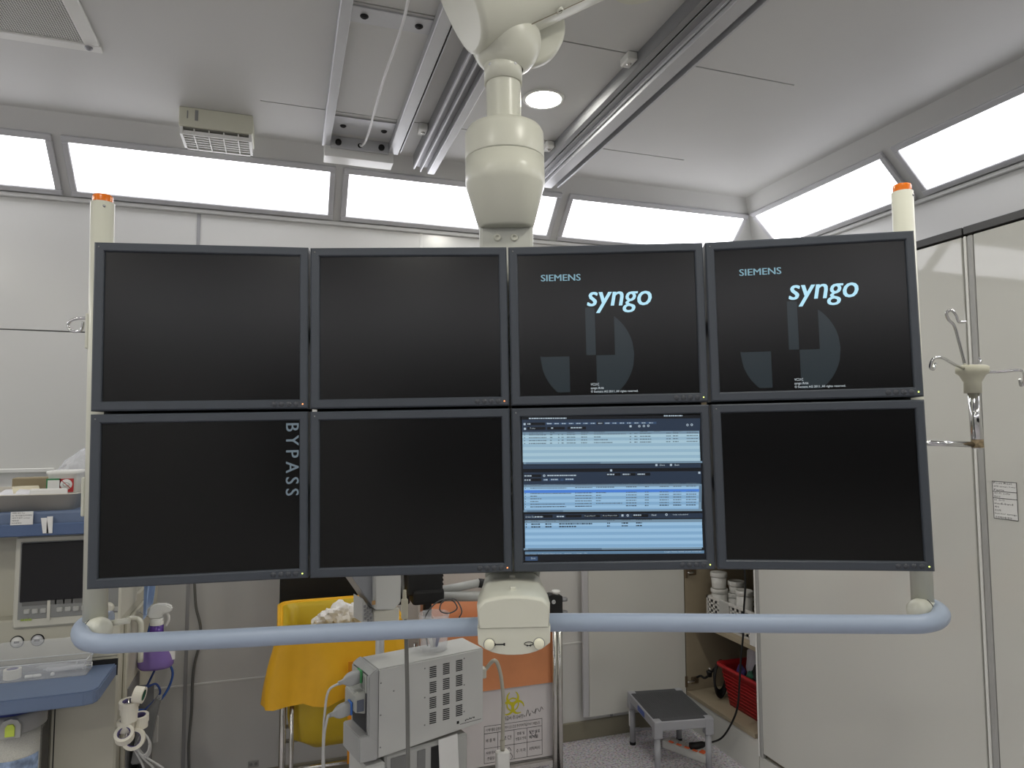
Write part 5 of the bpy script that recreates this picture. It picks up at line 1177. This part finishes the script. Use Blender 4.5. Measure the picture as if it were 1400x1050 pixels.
# unit with the open door
ca = thing('open_cabinet', 'tall white cabinet standing open in the room corner', 'cabinet', T(2.3, 2.95, 0))
wobj('side_panel', bx(nb(), XF, XR-.004, YD, YD+.018, .1, CT), WOOD, ca)
wobj('side_panel', bx(nb(), XF+.02, XR-.004, yst0-.02, yst0, .1, CT), INS, ca)
wobj('back_panel', bx(nb(), XR-.012, XR-.004, yst0, YD, .1, CT), INS, ca)
wobj('bottom_panel', bx(nb(), XF, XR-.012, yst0, YD, zfl-.02, zfl, .001), WOOD, ca)
wobj('top_panel', bx(nb(), XF, XR-.004, yst0-.02, YD+.018, CT-.02, CT), CABW, ca)
for zz_ in (zsh, 1.02, 1.45): wobj('shelf', bx(nb(), XF+.02, XR-.012, yst0, YD, zz_-.02, zz_, .001), WOOD, ca)
wobj('plinth', bx(nb(), XF+.005, XF+.025, yst0-.02, YD+.018, 0, zfl-.02), CABW, ca)
# open door, parallel to the back wall
xd0 = aty(805, 900, YD).x
dr = wobj('door', bx(nb(), xd0, XF-.006, YD-.004, YD+.016, .122, CT-.02, .002), CABW, ca, nlabel='white door swung open against the back wall')
wobj('edge_profile', bx(nb(), xd0-.03, xd0, YD-.002, YD+.018, .122, CT-.02, .003), GREYTRIM, dr)
q = aty(880, 768, YD-.004); wobj('round_handle', lathe(nb(), [(0, .012), (.034, .012), (.038, .008), (.038, 0)], 24, T(*q) @ RX(R(90))), BLACK, dr)
for py_ in (932, 783):
    q = aty(939, py_, YD-.006)
    hg = wobj('hinge', bx(nb(), q.x-.01, q.x+.006, YD-.008, YD-.004, q.z-.028, q.z+.028, .001), mat('hinge_brown', (128, 112, 92), rough=.35, metal=.7), dr)
    wobj('hinge_arm', tube(nb(), smooth_path([(q.x, YD-.012, q.z), (q.x+.03, YD-.018, q.z+.002), (XF+.045, YD-.006, q.z+.004)], 4), .007, 8), STEEL, hg)
    wobj('hinge_plate', bx(nb(), XF+.025, XF+.07, YD-.006, YD, q.z-.016, q.z+.02, .002), mat('hinge_brown', (128, 112, 92)), hg)
# closed cabinets
def closed(label, y0, y1, prof):
    c = thing('tall_cabinet', label, 'cabinet', T(2.3, (y0+y1)/2, 0), 'tall white cabinets')
    wobj('carcass', bx(nb(), XF+.022, XR-.004, y0+.001, y1-.001, .1, CT-.03), INS, c)
    wobj('top_panel', bx(nb(), XF-.0, XR-.004, y0+.001, y1-.001, CT-.026, CT, .002), mat('track_dark', (52, 52, 52), rough=.35), c)
    d = wobj('door', bx(nb(), XF, XF+.02, y0+.004, y1-.034, .122, CT-.032, .002), CABW, c)
    pr_ = wobj('handle_profile', bx(nb(), XF-.004, XF+.02, y1-.011, y1-.002, .1, CT-.032, .003), PW, c)
    wobj('handle_profile', bx(nb(), XF-.002, XF+.018, y1-.032, y1-.012, .1, CT-.032, .004), mat('profile_grey', (166, 166, 164), rough=.35), c)
    wobj('plinth', bx(nb(), XF+.005, XF+.022, y0+.001, y1-.001, 0, .1), CABW, c)
    return c
closed('tall white cabinet with closed door right of the open one', yfr0+.002, yst0-.022, 0)
closed('tall white cabinet with a paper list stuck on its door', .55, yfr0, 0)
for k in range(2): closed('tall white cabinet outside the picture', -.45-k*1.0, .548-k*1.0, 0)
# paper list
pa = [Fx(1357, 657), Fx(1390, 660)]; pz0, pz1 = Fx(1374, 710).z, Fx(1374, 658.5).z
yl, yr = pa[0].y, pa[1].y
pl = thing('paper_list', 'small printed paper list on the right-hand cabinet door', 'paper', T(XF-.001, (yl+yr)/2, (pz0+pz1)/2))
wobj('sheet', bx(nb(), XF-.0012, XF-.0002, yr, yl, pz0, pz1), PAPER, pl)
ROT = Matrix(((0, 0, -1, 0), (-1, 0, 0, 0), (0, 1, 0, 0), (0, 0, 0, 1)))     # xy lettering -> on a plane facing -x
bm = nb(); hh_ = (pz1-pz0)/11
for k, s_ in enumerate(('Foot Rest', '관장 syringe, 3-way', 'Pasta', '산소 jelly', '마스크', 'IV 수가', 'medi-band', '체위', '손소독', 'Injector syringe', '조영제유출 점검')):
    w_ = (yl-yr)*min(.9, .085*len(s_)); tb = text_bm(s_, w_, hh_*.55, res=1); bmesh.ops.transform(tb, matrix=T(XF-.0016, yl-.004, pz1-hh_*(k+.8)) @ ROT, verts=tb.verts); merge(bm, tb)
wobj('lettering', bm, INK, pl, recalc=False)['kind'] = 'stuff'
bm = nb()
for k in (0, 3, 5, 11): box(bm, (XF-.0016, (yl+yr)/2, pz1-hh_*k+(0 if k else -.001)), (.0004, yl-yr, .0016))
for yy in (yl, yr): box(bm, (XF-.0016, yy, (pz0+pz1)/2), (.0004, .0014, pz1-pz0))
wobj('table_rules', bm, INK, pl)

# ---- contents: white basket with tubs on the shelf
XS = XF+.05
def Sx(x, y, dx=0): return atx(x, y, XS+dx)
b0, b1 = Sx(966, 830), Sx(1036, 838)
by1, by0 = min(b0.y, YD-.03), yst0+.005
bk_ = thing('storage_basket', 'white slotted plastic basket on the cabinet shelf', 'basket', T(XS+.16, (by0+by1)/2, zsh)); L2, W2 = (by1-by0)/2, .15
hb = Sx(985, 822).z-zsh
BW = mat('basket_white', (206, 204, 198), rough=.45, var=.02)
def slotted(bm, p0, ux, L, h, thick, nx, nz, nrm, slant=0.03):
    """panel from p0 along unit ux with square holes built as bars"""
    for j in range(nz+1): 
        z = h*.12+(h*.72)*j/nz; box(bm, p0+ux*(L/2)+Vector((0, 0, z)), (abs(ux.x)*L+thick, abs(ux.y)*L+thick, h*.1))
    for i in range(nx+1): box(bm, p0+ux*(L*i/nx)+Vector((0, 0, h*.5)), (thick+.013*abs(ux.x), thick+.013*abs(ux.y), h*.8))
    box(bm, p0+ux*(L/2)+Vector((0, 0, h*.05)), (abs(ux.x)*L+thick, abs(ux.y)*L+thick, h*.1)); box(bm, p0+ux*(L/2)+Vector((0, 0, h*.95)), (abs(ux.x)*L+thick*3, abs(ux.y)*L+thick*3, h*.08))
bm = nb()
slotted(bm, Vector((-W2, -L2, .004)), Vector((0, 1, 0)), 2*L2, hb, .004, 12, 4, 0)
o = obj('front_side', bm, BW, bk_)
bm = nb(); slotted(bm, Vector((W2, -L2, .004)), Vector((0, 1, 0)), 2*L2, hb, .004, 12, 4, 0); obj('rear_side', bm, BW, bk_)
bm = nb(); slotted(bm, Vector((-W2, L2, .004)), Vector((1, 0, 0)), 2*W2, hb, .004, 9, 4, 0); obj('end_side', bm, BW, bk_)
bm = nb(); slotted(bm, Vector((-W2, -L2, .004)), Vector((1, 0, 0)), 2*W2, hb, .004, 9, 4, 0); obj('end_side', bm, BW, bk_)
obj('base', bx(nb(), -W2, W2, -L2, L2, 0, .004), BW, bk_)
yg = Sx(987, 830).y-(by0+by1)/2
obj('label_holder', bx(nb(), -W2-.008, -W2-.001, yg-.05, yg+.03, hb*.45, hb*1.02, .003), mat('holder_pale', (176, 176, 172), rough=.5), bk_)
TUB = mat('tub_white', (204, 203, 198), rough=.4, var=.02)
def tubm(px_, pyt, pyb, dx, rr, lab, zbot=None):
    rr *= 1.13
    q = Sx(px_, pyb, dx); qt = Sx(px_, pyt, dx); zb = zbot if zbot is not None else q.z; h = qt.z-zb
    c = thing('lidded_tub', lab, 'tub', T(XS+dx, q.y, zb), 'lidded tubs in the basket')
    obj('pot', lathe(nb(), [(0, 0), (rr*.78, 0), (rr*.8, .004), (rr*.93, h-.02), (0, h-.02)], 22), TUB, c)
    obj('lid', lathe(nb(), [(rr*.95, h-.024), (rr, h-.022), (rr, h-.004), (rr*.94, h), (rr*.86, h-.002), (0, h-.003)], 22), TUB, c); return h+zb
zin = zsh+.009
tubm(984, 804, 829, .07, .038, 'white lidded tub in the basket under the tallest one', zin)
zt_ = Sx(984, 804, .07).z
tubm(983, 782, 804, .07, .038, 'white lidded tub on top of the left stack in the basket', zt_+.001)
tubm(1006, 810, 826, .14, .038, 'white lidded tub in the middle of the basket, lower one', zin)
zt2_ = Sx(1006, 810, .14).z
tubm(1007, 794, 810, .14, .038, 'white lidded tub in the middle of the basket, upper one', zt2_+.001)
tubm(1018, 807, 830, .064, .037, 'white lidded tub nearest the cabinet stile in the basket', zin)
for k, (px_, py0, py1, dx) in enumerate(((1029, 820, 836, .0), (1027, 836, 850, -.01), (1020, 862, 872, .0))):
    q = Sx(px_, py0, dx-.04); q2 = Sx(px_, py1, dx-.04)
cbx = tag(wobj('white_carton', bx(nb(), XS-.03+.0, XS-.01, yst0+.004, yst0+.045, zsh, zsh+.075, .001), PAPER), 'small white carton in front of the basket end on the shelf', 'carton', 'white cartons on the shelf')
tag(wobj('white_carton', bx(nb(), XS-.03, XS-.012, yst0+.006, yst0+.04, zsh+.0755, zsh+.14, .001), PAPER), 'small white carton stacked on top by the cabinet stile', 'carton', 'white cartons on the shelf')
# red basket with its contents on the cabinet floor
XB = XF+.06
r0, r1 = atx(978, 905, XB), atx(1036, 950, XB)
zrt = atx(985, 908, XB).z; ry1, ry0 = atx(979, 905, XB).y, yst0+.006
rb_ = thing('red_basket', 'red plastic basket on the cabinet floor', 'basket', T(XB+.17, (ry0+ry1)/2, zfl)); L2, W2 = (ry1-ry0), .16
RED = mat('basket_red', (170, 36, 40), rough=.4, var=.04)
def rr_(e, z): return rrect(2*W2+2*e, L2+2*e, .03, 4, 0, 0, z)
hr = zrt-zfl
obj('tub', loft(nb(), [rr_(-.035, .004), rr_(-.03, 0.0), rr_(-.004, hr-.02), rr_(.0, hr-.018), rr_(.012, hr-.014), rr_(.012, hr), rr_(-.002, hr), rr_(-.006, hr-.02), rr_(-.034, .006)], True, True), RED, rb_)
for k in range(9): obj('rib', tube(nb(), [(v.x, v.y, v.z) for v in rr_(-.029+.0028*k, .012+(hr-.04)*k/9)]+[rr_(-.029+.0028*k, .012)[0]+Vector((0, 0, (hr-.04)*k/9))], .0022, 5, False), RED, rb_)
xc, yc = XB+.17, (ry0+ry1)/2
crumple('cloth_bundle', (XB+.13, ry1-.155, zfl+.05), (.05, .05, .135), mat('cloth_pale', (186, 182, 190), rough=.7, var=.05), 'pale grey cloth bundle sticking out of the red basket', 'cloth', 2.2, .25)
crumple('black_strap', (XB+.085, ry1-.24, zfl+.13), (.045, .045, .055), BLACKR, 'bundle of black straps in the red basket', 'strap', 5.1, .35)
crumple('green_pouch', (XB+.05, ry1-.215, zfl+.12), (.022, .035, .045), mat('pouch_green', (40, 92, 72), rough=.3, var=.1), 'dark green pouch below the straps in the red basket', 'pouch', 7.4, .25)
crumple('purple_pouch', (XB+.06, ry1-.12, zfl+.12), (.022, .025, .045), mat('pouch_purple', (78, 62, 120), rough=.4, var=.1), 'small purple pouch in the red basket', 'pouch', 8.4, .25)
# black cable coil with plug beside the basket
q = atx(981, 940, XF+.1)
cc = thing('cable_coil', 'coiled black cable with plug beside the red basket', 'cable', T(q.x, YD-.05, zfl))
zc_ = q.z
for k in range(6):
    wobj('coil_turn', tube(nb(), [(q.x+.02*k/6+.05*math.cos(a), ry1+.02+.006*k+.02*math.cos(a), zfl+.1+.004*(k % 3)+(.088-.003*k)*math.sin(a)) for a in [j*2*math.pi/28 for j in range(29)]], .0055, 7), BLACKR, cc)
wobj('cable_tail', tube(nb(), smooth_path([(q.x, ry1+.03, zfl+.18), atx(966, 926, XF+.07), atx(958, 924, XF+.05), atx(953, 926, XF+.05)], 5), .006, 7), BLACKR, cc)
a = atx(970, 925, XF+.06); wobj('plug', lathe(nb(), [(0, 0), (.012, 0), (.014, .02), (.016, .022), (.016, .028), (0, .028)], 14, T(a.x, a.y, a.z)), BLACK, cc)
for dx in (-.005, .005): wobj('plug_pin', tube(nb(), [(a.x, a.y+dx, a.z+.028), (a.x, a.y+dx, a.z+.045)], .0024, 7), STEEL, cc)
# power strip on the floor, its lead
ps0, ps1 = atz(912, 1014, .03), atz(972, 1036, .03)
dps = ps1-ps0; Lp = dps.length; mp_ = (ps0+ps1)/2
ps = thing('power_strip', 'white power strip with orange lit switches on the floor by the stool', 'power strip', T(mp_.x, mp_.y+.02, 0) @ RZ(math.atan2(dps.y, dps.x)))
obj('case', bx(nb(), -Lp/2, Lp/2, -.028, .032, 0, .038, .008, 2), PW, ps)
for k in range(4):
    x = -Lp/2+.045+k*(Lp-.08)/3.6
    obj('outlet', lathe(nb(), [(.017, .0005), (.019, .003), (.02, 0)], 18, T(x, .012, .038)), mat('outlet_grey', (196, 196, 192), rough=.4), ps)
    obj('switch', bx(nb(), x-.012, x+.012, -.021, -.009, .037, .042, .001), mat('switch_orange', (214, 110, 70), rough=.3, var=0, emit=(230, 90, 40), estr=.08), ps)
obj('main_switch', bx(nb(), Lp/2-.04, Lp/2-.015, -.016, .012, .037, .043, .001), mat('switch_orange', (214, 110, 70)), ps)
pe = ps.matrix_basis @ Vector((Lp/2-.07, .012, .05))
kb = thing('power_lead', 'black power lead hanging from the cabinet down to the power strip', 'cable', T(*pe))
wobj('plug', tube(nb(), [pe+Vector((-.03, .008, 0)), pe, pe+Vector((.035, -.004, .004)), pe+Vector((.05, -.006, .005))], [.016, .017, .014, .007], 12), BLACK, kb)
xk = XF-.03
kp_ = [pe+Vector((.05, -.006, .005))]+[atx(x, y, xk) for x, y in ((985, 1010), (998, 993), (1008, 968), (1011, 935), (1013, 900), (1016, 868), (1017, 835), (1019, 800), (1018, 775), (1016, 740))]
kp_.append(Vector((XF+.05, kp_[-1].y+.03, kp_[-1].z+.02)))
wobj('cable', tube(nb(), smooth_path(kp_, 6), .0045, 8), BLACKR, kb)
tag(obj('floor_cable', tube(nb(), smooth_path([(XF-.05, 2.68, .006), (XF-.045, 2.55, .006), (XF-.02, 2.35, .006), (XF-.02, 2.0, .006)], 5), .006, 8), PW), 'white cable lying on the floor along the cabinet plinth', 'cable')

# ================================================================== step stool
cs = [atz(*p_, .25) for p_ in ((857, 945), (930, 941), (974, 981), (897, 988))]
ctr = sum(cs, Vector())/4; e1 = ((cs[1]-cs[0])+(cs[2]-cs[3]))/2; e2 = ((cs[0]-cs[3])+(cs[1]-cs[2]))/2
wS, dS = e1.length, e2.length
stl = thing('step_stool', 'low grey step stool with dark ribbed tread in front of the open door', 'stool', T(ctr.x, ctr.y, 0) @ RZ(math.atan2(e1.y, e1.x)))
SG = mat('stool_grey', (160, 161, 166), rough=.4, var=.02); TREAD = mat('tread', (78, 79, 82), rough=.75, var=.04)
bm = nb(); hS = .25
bx(bm, -wS/2, wS/2, -dS/2, -dS/2+.012, hS-.042, hS-.001, .003); bx(bm, -wS/2, wS/2, dS/2-.012, dS/2, hS-.042, hS-.001, .003); bx(bm, -wS/2, -wS/2+.012, -dS/2, dS/2, hS-.042, hS-.001, .003); bx(bm, wS/2-.012, wS/2, -dS/2, dS/2, hS-.042, hS-.001, .003)
bx(bm, -wS/2+.006, wS/2-.006, -dS/2+.006, dS/2-.006, hS-.012, hS-.004)
obj('deck_frame', bm, SG, stl)
c_ = .03
obj('tread', prism(nb(), [(-wS/2+.006+c_, -dS/2+.006), (wS/2-.006-c_, -dS/2+.006), (wS/2-.006-c_*.6, -dS/2+.006+c_*.6), (wS/2-.006, -dS/2+.006+c_), (wS/2-.006, dS/2-.006-c_), (wS/2-.006-c_*.6, dS/2-.006-c_*.6), (wS/2-.006-c_, dS/2-.006), (-wS/2+.006+c_, dS/2-.006), (-wS/2+.006, dS/2-.006-c_), (-wS/2+.006, -dS/2+.006+c_)], hS-.005, hS+.001), TREAD, stl)
for k in range(24): obj('tread_rib', bx(nb(), -wS/2+.012+k*(wS-.026)/23-.0016, -wS/2+.012+k*(wS-.026)/23+.0016, -dS/2+.04, dS/2-.04, hS+.0005, hS+.0028), TREAD, stl)
for sx in (-1, 1):
    for sy in (-1, 1):
        x, y = sx*(wS/2-.016), sy*(dS/2-.016)
        obj('corner_block', bx(nb(), x-.02, x+.02, y-.02, y+.02, hS-.075, hS+.002, .007, 2), SG, stl)
        lg = obj('leg', tube(nb(), [(x, y, .0), (x, y, hS-.07)], [.0135, .0145], 16), SG, stl)
        obj('foot', lathe(nb(), [(0, .0), (.0145, .0), (.0148, .012), (.0136, .014)], 16, T(x, y, 0)), BLACKR, lg)
obj('cross_bar', tube(nb(), [(-wS/2+.016, dS/2-.016, .07), (wS/2-.016, dS/2-.016, .07)], .006, 10), SG, stl)
obj('adjuster', tube(nb(), [(-wS/2+.02, dS/2-.016, .07), (-wS/2+.055, dS/2-.016, .07)], .011, 10), SG, stl)
obj('name_plate', bx(nb(), -wS/2-.0012, -wS/2+.0, -.05, .04, hS-.034, hS-.01), mat('plate_blue', (70, 92, 160), rough=.4), stl)
obj('leg_sticker', bx(nb(), -wS/2+.016-.0165, -wS/2+.016-.0145, dS/2-.016-.009, dS/2-.016+.006, .09, .16), PAPER, stl)
